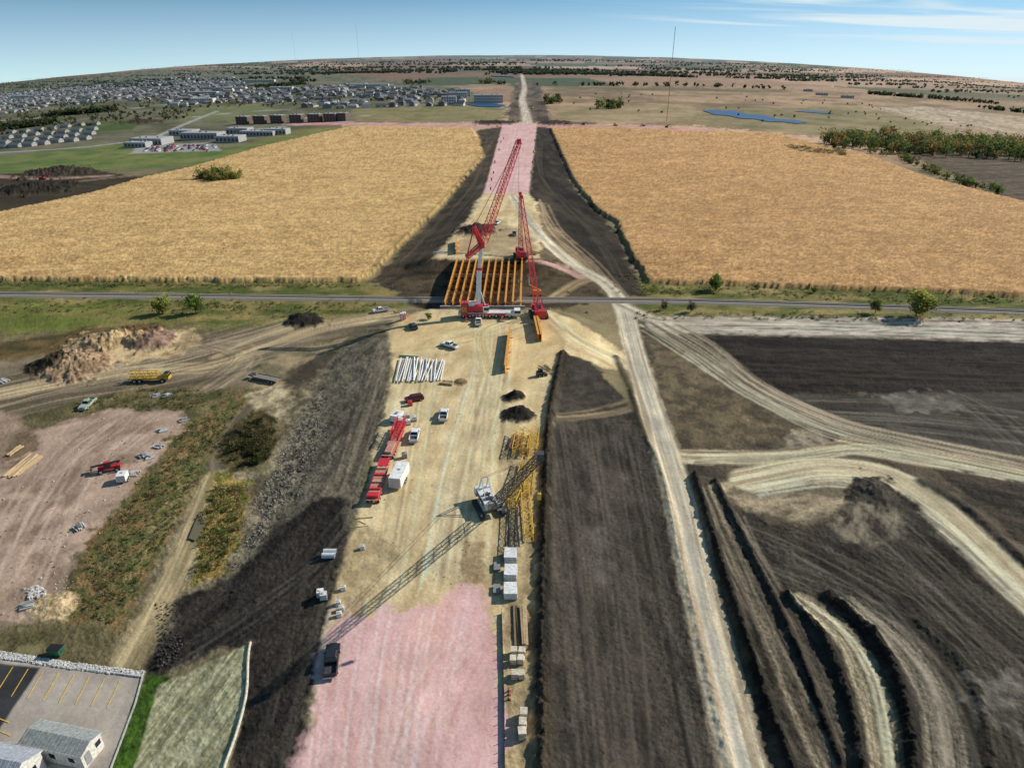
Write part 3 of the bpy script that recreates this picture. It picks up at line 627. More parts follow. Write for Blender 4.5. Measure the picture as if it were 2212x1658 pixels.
tp=V(1121,306,fy+22); hd=V(1044,520,fy+3)
m.box(m2,(2.0,1.6,2.0),RED); m.lattice(hd,tp,2.2,1.4,28,.12,RED)
s1=V(1024,490,fy+1); s2=V(1008,556,fy)
for o in (-.8,.8):
    for a_,b_ in ((m2,s1),(m2,s2),(s1,s2)): m.bar((a_[0],a_[1]+o,a_[2]),(b_[0],b_[1]+o,b_[2]),.4,RED)
m.lattice(m2,s1,1.4,1.0,4,.15,RED); m.lattice(m2,s2,1.4,1.0,5,.15,RED)
for o in (-.5,.5): m.bar((s1[0],s1[1]+o,s1[2]),(tp[0],tp[1]+o,tp[2]),.07,RED*.6); m.bar((s2[0],s2[1]+o,s2[2]),(mx-4.6,fy+o,fz+4.8),.08,RED*.6)
m.box(tp,(1.4,1.2,1.6),RED); m.bar(tp,(tp[0],tp[1],16),.08,DG); m.box((tp[0],tp[1],15.2),(.9,.7,1.7),RED)
m.obj('mobile_crane_with_luffing_jib',origin=tuple(c))
# ------------------------------------------------ bridge
def ibeam(m,p,q,h,fw,col):
    p=vec(p);q=vec(q)
    m.bar(p+[0,0,h/2],q+[0,0,h/2],.07,col,PA,h-.12); m.bar(p+[0,0,h-.03],q+[0,0,h-.03],fw,col,PA,.08); m.bar(p+[0,0,.03],q+[0,0,.03],fw,col,PA,.08)
    L=np.linalg.norm(q-p); nst=int(L/4)
    for i in range(1,nst): m.bar(p+(q-p)*i/nst+[0,0,h/2],p+(q-p)*(i/nst)+(q-p)/L*.06+[0,0,h/2],fw*.8,col,PA,h-.2)
m=MB(); nb=11
Pb=[];
for i in range(nb):
    a_=plane(961+i*16.3,655); b_=plane(988+i*14.0,560); Pb.append(((a_[0],a_[1],-1.6),(b_[0],b_[1],-1.6)))
for a_,b_ in Pb: ibeam(m,a_,b_,2.2,.6,ORG*random.uniform(.9,1.05))
for i in range(nb-1):
    for t in np.linspace(.02,.98,9):
        p=vec(Pb[i][0])*(1-t)+vec(Pb[i][1])*t; q=vec(Pb[i+1][0])*(1-t)+vec(Pb[i+1][1])*t
        m.bar(p+[0,0,.3],q+[0,0,1.8],.1,ORG*.7); m.bar(p+[0,0,1.8],q+[0,0,.3],.1,ORG*.7); m.bar(p+[0,0,.3],q+[0,0,.3],.1,ORG*.7)
xa,ya=Pb[0][0][:2]; xb=Pb[-1][0][0]
m.box(((xa+xb)/2,ya-.6,-3.4),(xb-xa+3,2.2,3.5),CONC,MA); m.box(((xa+xb)/2,ya-1.9,-1.3),(xb-xa+3,.5,2.2),CONC,MA)
xa2,ya2=Pb[0][1][:2]; xb2=Pb[-1][1][0]
m.box(((xa2+xb2)/2,ya2+.6,-3.4),(xb2-xa2+3,2.2,3.5),CONC,MA); m.box(((xa2+xb2)/2,ya2+1.9,-1.3),(xb2-xa2+3,.5,2.2),CONC,MA)
for t in (.3,.72):
    p=vec(Pb[0][0])*(1-t)+vec(Pb[0][1])*t; q=vec(Pb[-1][0])*(1-t)+vec(Pb[-1][1])*t
    m.bar(p+[0,0,-.6],q+[0,0,-.6],1.2,CONC*.7,MA,1.2)
    for s_ in np.linspace(.06,.94,5): r_=p*(1-s_)+q*s_; m.cyl((r_[0],r_[1],-6),(r_[0],r_[1],-2.8),.55,CONC*.7,MA)
m.obj('steel_girder_bridge',origin=tuple(Pb[0][0]))
for A_,B_,n_ in (((1101,722),(1091,806),1),((1154,697),(1163,738),2),((986,523),(985,550),1)):
    a_=T(*A_);b_=T(*B_); m=MB()
    for k_ in range(n_): ibeam(m,(a_.x+k_*.9,a_.y,a_.z+.2),(b_.x+k_*.9,b_.y,b_.z+.2),2.2,.6,ORG)
    for t in (.1,.5,.9): p=a_*(1-t)+b_*t; m.box((p.x,p.y,p.z+.1),(2.2,.4,.25),WOOD,MA)
    m.obj('steel_girder',origin=tuple(a_))
c=T(1160,640); m=MB(); m.box((c.x,c.y,c.z+.9),(3,2.2,1.0),ORG*[1,.7,1]); m.box((c.x-.2,c.y,c.z+1.9),(3.4,2.0,1.1),ORG*[1,.7,1])
for x in (-1.1,1.1):
    for s_ in (-1,1): m.cyl((c.x+x,c.y+s_*1.1-.2,c.z+.5),(c.x+x,c.y+s_*1.1+.2,c.z+.5),.5,BLK,MA)
t_=V(1143,596,c.y+2); m.bar((c.x+1,c.y,c.z+2.5),(c.x-3,c.y,c.z+4.5),.4,ORG); m.bar((c.x-3,c.y,c.z+4.5),t_,.3,WH)
m.box(t_,(1.4,1,.15),GR); m.box((t_.x,t_.y-.5,t_.z+.5),(1.4,.06,.9),GR); m.obj('orange_boom_lift',origin=tuple(c))
# ------------------------------------------------ railway
rp=[T(-500,632),T(0,637),T(500,642),T(930,648),T(1380,650),T(1800,661),T(2212,676),T(2800,702)]
Rl=cat([tuple(p)[:2] for p in rp],8)
def sweep(m,line,prof,z,col,mat):
    n=len(prof); vs=[];fs=[]
    for i,p in enumerate(line):
        a_=line[max(i-1,0)];b_=line[min(i+1,len(line)-1)];d=np.array(b_)-np.array(a_);d=d/np.linalg.norm(d);nx,ny=-d[1],d[0]
        for o,zz in prof: vs.append((p[0]+nx*o,p[1]+ny*o,z+zz))
    for i in range(len(line)-1):
        for k_ in range(n-1): fs.append((i*n+k_,(i+1)*n+k_,(i+1)*n+k_+1,i*n+k_+1))
    m.add(vs,fs,col,mat)
m=MB()
sweep(m,Rl,[(-3.6,-.6),(-2.0,.5),(2.0,.5),(3.6,-.6)],-4.9,np.array([.38,.33,.27]),MA)
for o in (-.72,.72): sweep(m,Rl,[(o-.1,.62),(o-.1,.82),(o+.1,.82),(o+.1,.62)],-4.9,np.array([.42,.38,.35]),PA)
for i in range(len(Rl)-1):
    p=np.array(Rl[i]);q_=np.array(Rl[i+1]);Ls=np.linalg.norm(q_-p);d=(q_-p)/Ls
    for s_ in np.arange(0,Ls,.75):
        r_=p+d*s_; m.box((r_[0],r_[1],-4.36),(.24,2.4,.2),np.array([.12,.09,.07]),MA,math.atan2(d[1],d[0]))
m.obj('railway_track')
# ------------------------------------------------ site clutter
def stack(name,px,py,L_,W_,n,t,col,yaw=0,gap=.02,mat=MA):
    c=T(px,py); m=MB()
    for i in range(n): m.box((random.uniform(-.06,.06),random.uniform(-.06,.06),t/2+.12+i*(t+gap)),(L_,W_,t),np.array(col)*random.uniform(.85,1.08),mat,random.uniform(-.02,.02))
    for s_ in (-.35,.35): m.box((0,s_*W_,.06),(L_*.95,.12,.12),WOOD,MA)
    return m.obj(name,c,yaw)
for y in (1206,1243,1283): stack('precast_concrete_panel_stack',1103,y,2.1,2.7,6,.2,WH*.9,random.uniform(-.05,.05))
for x,y in ((1073,1226),(1073,1275)): stack('steel_formwork_stack',x,y,1.1,2.0,3,.12,GR*.8,.02)
for y in (1412,1430,1462): 
    for x in (1110,1127): stack('lumber_pallet',x+random.uniform(-2,2),y,.9,1.0,4,.22,np.array([.7,.62,.48]),random.uniform(-.1,.1))
for x,y in ((1130,1548),(1129,1570),(1128,1590)): stack('lumber_pallet',x,y,.95,1.1,5,.22,np.array([.7,.62,.48]),random.uniform(-.1,.1))
def logs(name,A,B,n,sp_,w,col,rnd=.3,round_=False,mat=MA,h=None):
    a_=T(*A);b_=T(*B);d=(b_-a_);nx=Vector((-d.y,d.x,0)).normalized(); m=MB()
    for i in range(n):
        o=nx*(i-n/2)*sp_; j=Vector((random.uniform(-rnd,rnd),random.uniform(-rnd,rnd),0)); z=Vector((0,0,w*.6+random.choice((0,0,w))))
        cc=np.array(col)*random.uniform(.75,1.1)
        if round_: m.cyl(a_+o+j+z,b_+o-j+z,w/2,cc,mat,8)
        else: m.bar(a_+o+j+z,b_+o-j+z,w,cc,mat,h)
    m.obj(name,origin=tuple(a_))
logs('timber_pile',(1116,1308),(1122,1395),2,.5,.3,WOOD*.6,.1); logs('timber_pile',(1131,1308),(1138,1398),3,.35,.32,WOOD*1.15,.15)
logs('white_pipe_pile',(884,776),(876,826),8,.6,.36,WH,.5,True); logs('white_pipe_pile',(912,778),(902,824),8,.55,.36,WH,.6,True); logs('white_pipe_pile',(945,780),(935,824),10,.5,.36,WH,.6,True)
logs('green_pipe_bundle',(862,770),(905,772),3,.5,.3,np.array([.25,.42,.3]),.3,True)
logs('lumber_pile',(80,985),(25,1030),9,.35,.25,WOOD*1.5,.5); logs('lumber_pile',(48,965),(20,985),4,.4,.25,WOOD*1.4,.3)
logs('lumber_pile',(1172,790),(1190,800),5,.4,.2,WOOD,.5); logs('lumber_pile',(1190,800),(1215,812),5,.5,.2,WOOD*1.2,.8); logs('pallet_pile',(955,826),(978,829),4,.5,.5,WOOD,.3)
logs('timber_pile',(1120,946),(1108,972),4,.5,.35,np.array([.45,.2,.14]),.2); logs('lumber_pile',(0,820),(18,824),4,.6,.3,WH*.8,.3); logs('wood_lath',(770,1122),(800,1126),3,1.3,.12,WOOD,.6); logs('wood_lath',(940,548),(965,545),6,1.0,.3,WH*.7,1.2); logs('wood_lath',(1140,545),(1165,548),6,1.0,.3,WOOD,1.2)
for A_,B_ in (((1124,935),(1114,985)),((1140,938),(1130,985)),((1158,935),(1150,985)),((1150,1000),(1140,1070)),((1133,1060),(1143,1172)),((1118,1068),(1105,1098)),((1138,1000),(1120,1060))):
    a_=T(*A_,1.1);b_=T(*B_,1.1); m=MB(); m.lattice(a_,b_,1.6,1.6,max(4,int((a_-b_).length/1.6)),.1,YEL); m.obj('yellow_lattice_boom_section',origin=tuple(a_))
a_=T(1112,1100,.9);b_=T(1108,1195,.9);m=MB();m.lattice(a_,b_,1.2,1.2,8,.08,DG);m.obj('black_lattice_jib_section',origin=tuple(a_))
def pipes(px,py,n,r,L_,yaw,col,name='culvert_pipe'):
    c=T(px,py);m=MB()
    for i in range(n):
        o=(i-(n-1)/2)*r*2.1; N_=18
        for k_ in range(N_):
            a1=k_*2*math.pi/N_;a2=(k_+1)*2*math.pi/N_
            vs=[(x,o+math.cos(a_)*rr,r+math.sin(a_)*rr) for x in (-L_/2,L_/2) for a_ in (a1,a2) for rr in (r,r*.85)]
            m.add(vs,[(0,2,6,4),(1,5,7,3),(0,1,3,2),(4,6,7,5)],col,PA)
    m.obj(name,c,yaw)
pipes(712,1200,2,.5,2.2,0,np.array([.6,.62,.64]))
for x,y in ((742,1273),(731,1305),(738,1317),(733,1330),(783,1185)):
    c=T(x,y);m=MB();m.box((0,0,.4),(.8,.7,.75),WH*.85,MA,.2,(.95,.95));m.box((0,0,.8),(.4,.3,.12),WH*.6,MA,.2);m.obj('concrete_block',c)
def tank(px,py,col,w=1.1):
    c=T(px,py);m=MB();m.box((0,0,.12),(w,w,.2),DG,MA);m.box((0,0,.7),(w,w,1.0),col,PA,0,(.94,.94));m.cyl((0,0,1.2),(0,0,1.35),.22,col)
    for s_ in (-1,1):
        for k_ in (-.33,0,.33): m.bar((s_*w*.51,k_*w,.2),(s_*w*.5,k_*w,1.2),.04,GR); m.bar((k_*w,s_*w*.51,.2),(k_*w,s_*w*.5,1.2),.04,GR)
    m.obj('liquid_tote_tank',c,.2)
for x,y,cc in ((862,900,WH),(866,914,WH*.9),(882,916,WH),(895,908,WH*.8),(880,904,WH*.7),(693,1287,WH),(700,1293,WH*.8),(874,988,GR),(886,875,RED*1.2)): tank(x,y,cc)
c=T(858,908);m=MB();m.box((0,0,1.2),(3.2,1.9,1.6),WH);m.box((0,0,.35),(3.4,1.7,.2),DG);m.box((0,0,2.05),(1,.8,.2),GR);wheels(m,(0,),.95,.32,.2);m.bar((1.6,0,.4),(2.8,0,.4),.1,DG);m.obj('portable_generator_trailer',c,1.2)
for x,y in ((869,691),(873,689)):
    c=T(x,y);m=MB();m.box((0,0,1.1),(1.15,1.15,2.1),RED*1.1);m.box((0,0,2.25),(1.2,1.2,.25),WH,PA,0,(.85,.85));m.box((0,-.59,1.1),(.8,.04,1.8),WH*.8);m.obj('portable_toilet',c)
for x,y in ((398,908),(310,985),(325,988),(345,965),(352,930),(288,1024),(172,1140),(58,1310),(336,856),(362,855)):
    c=T(x,y);m=MB()
    for k_ in range(5): m.box((random.uniform(-.3,.3),-.8+k_*.42,.25+.1*(k_%2)),(2.0,.22,.3),WH*random.uniform(.4,.85),MA,random.uniform(-.15,.15))
    m.box((0,0,.6),(1.2,.7,.22),GR*random.uniform(.4,1.6),MA,random.uniform(-1,1)); m.obj('form_hardware_stack',c,random.uniform(-.8,.8))
c,yaw=head((215,1020),(262,1012));m=MB();wheels(m,(-1.6,1.6),1.05,.6,.45);m.box((0,0,1.0),(4.4,1.2,.7),RED);m.box((.2,.5,1.9),(1.4,.9,1.3),GLS,GL,0,(.8,.9));m.box((.2,.5,2.58),(1.2,.85,.08),RED)
m.bar((-2.2,-.45,1.9),(3.4,-.45,1.4),.36,DG);m.box((3.6,-.4,.9),(.15,1.4,1.0),DG)
for s_ in (-.9,.1): m.box((4.2,s_,.45),(1.2,.14,.08),DG)
m.obj('telehandler',c,yaw)
c,yaw=head((372,822),(283,824));m=MB();wheels(m,(-4,-2.6,3.6),1.2,.6,.5);m.box((-1.2,0,1.2),(9,2.4,.35),YEL*.8);m.lattice((-5.4,0,2.1),(2.5,0,2.1),1.6,1.6,7,.12,YEL);m.box((4.4,0,1.7),(1.8,2.2,1.7),YEL*.9);m.box((4.6,0,2.2),(1.6,2.24,.8),GLS,GL,0,(.85,.9));m.obj('yellow_crane_carrier',c,yaw)
c,yaw=head((540,815),(605,828));m=MB();m.box((-.8,0,.9),(8,2.4,.25),np.array([.24,.22,.19]),MA);m.bar((3,-.8,.9),(5.4,0,.7),.2,DG);m.bar((3,.8,.9),(5.4,0,.7),.2,DG);m.box((4.2,0,1.2),(1.2,2,.3),DG);wheels(m,(-3.4,-2.3),1.1,.45,.35)
for s_ in (-1,1): m.box((-.8,s_*1.2,1.05),(8,.08,.2),DG)
m.obj('flatbed_trailer',c,yaw)
def excav(px,py,col,yaw,name='excavator'):
    c=T(px,py);m=MB()
    for s_ in (-1,1):
        m.box((0,s_*1.1,.5),(3.6,.6,.8),DG,MA)
        for e in (-1,1): m.cyl((e*1.8,s_*1.1-.3,.5),(e*1.8,s_*1.1+.3,.5),.4,DG,MA)
    m.box((-.4,0,1.6),(3.2,2.5,1.2),col); m.box((.7,.7,2.4),(1.5,1.0,1.5),GLS,GL,0,(.9,.9)); m.box((.7,.7,3.18),(1.4,.95,.08),col)
    m.bar((1,-.3,1.8),(3.6,-.3,4.0),.4,col);m.bar((3.6,-.3,4.0),(5.4,-.3,1.6),.32,col);m.box((5.3,-.3,.9),(.9,1.1,.9),DG,PA,0,(.7,1));m.obj(name,c,yaw)
for x,y,cc,yw in ((1080,268,DG,2.5),(1190,268,YEL,.5),(1260,270,DG,.2),(1330,272,YEL,2),(92,388,RED,.3),(1440,276,DG,0),(1225,269,DG,1),(1390,274,DG,2.2),(1150,235,YEL,1),(1118,215,DG,1)): excav(x,y,cc,yw)
c=T(1167,812);m=MB();wheels(m,(-.6,.6),.75,.38,.3);m.box((-.1,0,.9),(1.9,1.2,.8),DG);m.box((0,0,1.6),(1.1,1.1,.9),GLS,GL,0,(.9,.9));m.bar((-.9,-.7,1.5),(1.2,-.7,.7),.15,DG);m.bar((-.9,.7,1.5),(1.2,.7,.7),.15,DG);m.box((1.5,0,.4),(.6,1.7,.6),DG);m.obj('skid_steer_loader',c,.4)
for x,y in ((1066,375),(1069,352),(1078,325),(1082,308),(1150,352),(1147,375),(1062,390),(1060,410),(1152,330),(1155,305),(1088,300)):
    c=T(x,y);m=MB();m.cyl((0,0,0),(0,0,1.4),.5,DG,MA,8,.35);m.box((0,0,1.6),(1.4,.3,.4),WH*.4);m.obj('work_zone_barricade',c)
for x,y in ((1100,1492),(1100,1510),(1100,1500)):
    c=T(x,y);m=MB();m.box((0,0,.03),(.4,.4,.05),BLK,MA);m.cyl((0,0,.05),(0,0,.75),.16,np.array([.7,.1,.02]),PA,10,.04);m.cyl((0,0,.4),(0,0,.5),.115,WH,PA,10,.09);m.obj('traffic_cone',c)
m=MB(); line=[T(*p) for p in ((1084,1325),(1086,1400),(1089,1500),(1090,1600),(1091,1700))]
for i in range(len(line)-1):
    a_,b_=line[i],line[i+1]; m.bar(a_+Vector((0,0,.3)),b_+Vector((0,0,.3)),.04,BLK*2,MA,.6)
    for t in np.linspace(0,1,6): p=a_*(1-t)+b_*t; m.bar(p,p+Vector((0,0,1)),.07,WOOD,MA)
m.obj('silt_fence')
m=MB(); line=[T(*q_) for q_ in cat([(541,1388),(536,1420),(532,1500),(512,1580),(484,1660),(470,1720)],4)]
for i in range(len(line)-1): m.cyl(line[i]+Vector((0,0,.15)),line[i+1]+Vector((0,0,.15)),.2,np.array([.6,.56,.45]),MA,8)
m.obj('straw_wattle')
def rocks(name,poly,n,s0,s1,col,var=.3):
    P_=np.array(poly); m=MB(); k_=0
    while k_<n:
        x=random.uniform(P_[:,0].min(),P_[:,0].max()); y=random.uniform(P_[:,1].min(),P_[:,1].max())
        if sdf(poly,np.array([x]),np.array([y]))[0]>0: continue
        c=plane(x,y,-4.6 if x<640 or x>1400 else 0); z=float(h0(np.array([c[0]]),np.array([c[1]]))[0]); s_=s0+(s1-s0)*random.random()**2.2
        m.box((c[0],c[1],z+s_*.3),(s_,s_*random.uniform(.6,1.2),s_*.8),np.array(col)*random.uniform(1-var,1+var),MA,random.uniform(0,3),(random.uniform(.4,.8),random.uniform(.4,.8))); k_+=1
    m.obj(name)
rocks('rock_pile',[(52,1270),(75,1262),(98,1270),(98,1285),(60,1290)],160,.25,.7,[.55,.53,.5])
rocks('pink_rubble',[(110,1225),(140,1212),(170,1260),(120,1300)],40,.1,.3,[.5,.42,.38])
rocks('gravel_edge_strip',[(-60,1398),(0,1402),(150,1426),(312,1446),(305,1458),(150,1440),(0,1418),(-60,1412)],2400,.12,.35,[.58,.57,.55])
rocks('concrete_rubble',[(110,765),(190,745),(230,790),(150,815)],260,.3,1.3,[.4,.31,.25],.5); rocks('concrete_rubble',[(300,725),(350,722),(365,748),(300,755)],140,.3,1.2,[.34,.26,.22],.5)
rocks('riprap_stone',[(720,830),(700,930),(630,1080),(545,1210),(500,1240),(540,1100),(620,950),(650,870)],1300,.08,.35,[.3,.275,.235],.5)
rocks('soil_clods',[(1180,900),(1195,900),(1184,1300),(1188,1658),(1170,1658),(1170,1200)],1200,.12,.45,[.1,.088,.07],.5)
rocks('soil_clods',[(335,1300),(380,1290),(400,1430),(340,1440)],350,.12,.4,[.07,.062,.055],.5)
rocks('yard_debris',[(0,1000),(200,900),(400,890),(330,1010),(170,1200),(80,1340),(0,1340)],260,.08,.4,[.4,.36,.32],.6)
rocks('yard_debris',[(860,830),(1080,820),(1050,1200),(1000,1300),(800,1180)],160,.06,.25,[.35,.3,.22],.6)
# ------------------------------------------------ trees
def leaves(m,c,rad,n,size,col,mat=FO,clumps=14,rs=None):
    ctr=[];
    for _ in range(clumps):
        v=rng.normal(size=3); v/=np.linalg.norm(v); v*=rng.uniform(.35,.85); ctr.append(v*rad)
    ctr=np.array(ctr); ci=rng.integers(0,clumps,n); cl=rng.uniform(.6,1.35,clumps)
    p=ctr[ci]+rng.normal(size=(n,3))*np.array(rad)*.22
    p[:,2]=np.maximum(p[:,2],-rad[2]*.9)
    U=rng.normal(size=(n,3)); U/=np.linalg.norm(U,axis=1)[:,None]; W_=rng.normal(size=(n,3)); W_-=U*(W_*U).sum(1)[:,None]; W_/=np.linalg.norm(W_,axis=1)[:,None]
    s_=size*rng.uniform(.5,1.2,n)[:,None]
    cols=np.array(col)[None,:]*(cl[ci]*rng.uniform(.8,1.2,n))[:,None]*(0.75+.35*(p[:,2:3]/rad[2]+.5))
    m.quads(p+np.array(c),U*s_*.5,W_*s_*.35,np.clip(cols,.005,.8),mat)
BR=np.array([.12,.09,.06])
def tree(name,px,py,h,r,col,n=900,ls=.5):
    c=T(px,py); m=MB()
    m.cyl((0,0,-.3),(0,0,h*.45),h*.028,BR,MA,8,h*.016)
    for k_ in range(7):
        a_=k_*2.4; z=h*random.uniform(.2,.45); m.cyl((0,0,z),(math.cos(a_)*r*.6,math.sin(a_)*r*.6,z+h*.28),h*.011,BR,MA,6,h*.004)
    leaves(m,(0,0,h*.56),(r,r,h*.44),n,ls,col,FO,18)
    return m.obj(name,c)
G1=np.array([.15,.21,.05]);G2=np.array([.3,.31,.08]);G3=np.array([.08,.11,.04]); AU=np.array([.26,.17,.06])
tree('green_tree',352,678,6.8,3.2,G2*1.2,1500,.55);tree('green_tree',424,678,7.3,2.9,G1*1.3,1400,.55);tree('green_tree',1545,628,6.5,2.8,G1*1.2,1300,.55);tree('green_tree',1978,684,9.0,4.8,G2*1.0,2400,.65)
tree('green_tree',1890,676,5.5,2.1,G2*.9,700);tree('bare_shrub',1432,670,4,1.5,np.array([.13,.12,.08]),350,.4);tree('bare_shrub',1492,674,4,1.8,np.array([.13,.12,.08]),450,.4)
for x,y in ((1635,625),(1758,632),(2140,648),(265,606),(925,690)): tree('small_bush',x,y,2.2,1.3,G1*1.1,250,.4)
def mass(name,pts,hh,cols,n=60,ls=1.3,wide=.5,var=(.6,1.2),trunk=True):
    m=MB()
    for (x,y) in pts:
        z=float(h0(np.array([x]),np.array([y]))[0]); h=hh*random.uniform(*var); c=add_haze(random.choice(cols)*random.uniform(.75,1.2),y)
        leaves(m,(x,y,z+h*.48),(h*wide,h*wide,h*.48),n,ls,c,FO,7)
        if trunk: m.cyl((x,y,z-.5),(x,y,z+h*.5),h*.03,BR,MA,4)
    m.obj(name)
def inpoly(poly,n):
    w=[T(*p) for p in poly]; wp=[(a_.x,a_.y) for a_ in w]; P_=np.array(wp); o=[]
    while len(o)<n:
        x=rng.uniform(P_[:,0].min(),P_[:,0].max(),400); y=rng.uniform(P_[:,1].min(),P_[:,1].max(),400); k_=(sdf(wp,x,y)<0)
        o+=list(zip(x[k_],y[k_]))
    return o[:n]
def along(pts,n,jx,jy):
    w=[T(*p) for p in pts]; o=[]
    for _ in range(n):
        t=random.random()*(len(w)-1); i=min(int(t),len(w)-2); t-=i; p=w[i]*(1-t)+w[i+1]*t
        o.append((p.x+random.gauss(0,jx),p.y+random.gauss(0,jy)))
    return o
AUT=[G1*.8,G2*.75,G3*1.1,G3*1.6,AU,AU*1.2,G1*.9]
mass('forest',inpoly([(1775,306),(1850,298),(1990,304),(2250,322),(2500,345),(2500,372),(2212,350),(1960,336),(1860,330),(1790,320)],560),15,AUT,120,1.7,.5,(.5,1.3))
mass('hedgerow_trees',along([(1880,330),(1950,345),(2010,370),(2060,392),(2110,408),(2175,428)],44,4,3),6.5,[G1*.9,G2*.6,G3*1.2],110,.9,.6)
mass('orchard_brush',inpoly([(1690,318),(1830,330),(1820,340),(1720,330)],80),4.5,[np.array([.26,.2,.09]),np.array([.2,.17,.08])],60,.8,.8)
mass('field_thicket',inpoly([(436,390),(465,384),(520,388),(522,392),(470,396),(437,394)],50),9,[np.array([.34,.3,.1]),G2*.9,G1*.9],200,.9)
mass('marsh_bushes',inpoly([(485,960),(545,905),(595,925),(575,1000),(510,1012)],70),1.8,[np.array([.1,.1,.045]),np.array([.18,.14,.065]),np.array([.08,.09,.03])],150,.25,.8)
mass('reed_patch',inpoly([(465,1050),(535,1050),(520,1150),(480,1230),(425,1245),(440,1120)],230),1.2,[np.array([.38,.29,.13]),np.array([.22,.25,.08]),np.array([.42,.32,.15])],50,.2,.6,(.4,1.3),False)
mass('weeds',inpoly([(410,915),(480,890),(540,860),(470,950),(430,1040),(390,1110),(320,1230),(260,1350),(170,1330),(190,1200),(280,1090),(350,1010)],520),.6,[np.array([.17,.19,.07]),np.array([.22,.18,.1]),np.array([.14,.18,.06]),np.array([.28,.25,.1]),np.array([.26,.16,.09])],26,.2,.9,(.3,1.8),False)
mass('weeds',inpoly([(150,872),(300,840),(500,845),(470,890),(240,880)],130),.6,[np.array([.17,.17,.07]),np.array([.22,.17,.09])],24,.2,.9,(.3,1.6),False)
mass('trackside_grass_tufts',along([(0,615),(780,618)],200,20,1.5)+along([(1400,625),(2212,655)],220,20,2)+along([(1400,680),(2212,690)],120,20,2)+along([(0,662),(800,665)],220,20,4)+along([(1345,590),(1385,625),(1440,632)],40,3,2),.9,[G1*1.2,np.array([.36,.3,.15]),np.array([.32,.28,.13])],26,.35,1.2,(.4,1.6),False)
mass('tree_line',inpoly([(1175,226),(1210,225),(1212,220),(1180,220)],14)+inpoly([(1290,236),(1340,236),(1342,230),(1295,230)],18)+along([(870,182),(930,181)],20,5,20)+along([(1042,180),(1086,183)],20,5,20),14,[G2*.6,G1*.8,G3],80,2.5)
far_pts=along([(1070,158),(1200,160),(1350,163),(1500,168)],560,15,20)+along([(690,160),(850,157)],230,15,20)+along([(540,192),(660,182)],90,10,16)+along([(1880,204),(1990,212),(2140,224)],150,10,12)+along([(2130,236),(2300,254)],70,10,10)+along([(110,252),(250,240)],110,8,10)+along([(0,284),(110,268)],120,8,8)+along([(1500,160),(2212,192)],320,20,20)+along([(0,204),(400,170)],120,20,30)+along([(1180,186),(1700,193)],50,30,10)
mass('distant_tree_line',far_pts,12,[G3*.7,G1*.4,G2*.25],20,4.8)
fp=[]
for _ in range(130):
    x=random.uniform(-100,2312); u=(x-1106)/1106; y=127+50*u*u+3+32*random.random()**1.6
    fp+=along([(x-random.uniform(40,170),y),(x+random.uniform(40,170),y+random.uniform(-1,2))],34,10,14)
mass('distant_woodland',fp,11,[G3*.6,G1*.35],9,9,.7)
sc=inpoly([(1200,255),(1500,262),(2100,300),(2212,290),(1900,225),(1250,200)],60)
mass('scattered_bushes',sc,4,[G1*.6,G2*.5,G3],40,1.4)
mass('town_trees',inpoly([(0,270),(300,240),(700,232),(980,220),(1000,205),(700,185),(300,185),(0,215)],900)+inpoly([(0,300),(300,262),(420,258),(420,235),(0,262)],160),7,[G3*.9,G1*.45,G2*.35,AU*.7],18,2.6)
print('trees',time.time()-t0)
# ------------------------------------------------ town
gx,gy=np.meshgrid(np.arange(-3400,300,26.),np.arange(820,4800,42.)); gx=gx.ravel()+rng.uniform(-8,8,gx.size); gx=gx+60*np.sin(gy.ravel()/170); gy=gy.ravel()+rng.uniform(-12,12,gy.size)+25*np.sin(gx/130)
gz=h0(gx,gy); ppx,ppy=proj(gx,gy,gz); keep=np.zeros(len(gx),bool)
for poly in ([(420,196),(800,184),(1000,198),(1008,228),(760,236),(640,236),(560,226),(480,222),(400,236),(330,218)],[(-60,205),(0,196),(500,166),(545,190),(420,214),(120,228),(-60,262)],[(-60,200),(0,184),(350,156),(500,160),(0,200)]):
    keep|=sdf(poly,ppx,ppy)<0
keep&=(rng.random(len(gx))<.85)&(fbm(gx/140,gy/160,2)>.34)
m=MB(); WC=[np.array([.5,.48,.44]),np.array([.28,.27,.25]),np.array([.68,.66,.62]),np.array([.18,.17,.16]),np.array([.24,.26,.3])]; RC=[np.array([.14,.14,.15]),np.array([.09,.085,.085]),np.array([.2,.18,.17]),np.array([.28,.28,.29])]
for x,y,z in zip(gx[keep],gy[keep],gz[keep]):
    L_=random.uniform(12,19);W_=random.uniform(9,13);h=random.choice((3.2,3.2,5.6));yw=random.choice((0,math.pi/2))+random.uniform(-.4,.4)
    wc=add_haze(random.choice(WC),y);rc=add_haze(random.choice(RC),y)
    m.box((x,y,z+h/2-.4),(L_,W_,h+.8),wc,MA,yw); m.gable((x,y,z+h),L_+.9,W_+.9,random.uniform(2.4,3.4),rc,yw,MA,wc if random.random()<.5 else None,random.choice((0,0,3.5)))
    m.box((x+math.sin(yw)*W_*.5,y-math.cos(yw)*W_*.5,z+1.6),(L_*.4,.3,2.2),add_haze(WH*.75,y),MA,yw)
m.obj('distant_town_houses'); print('houses',int(keep.sum()))
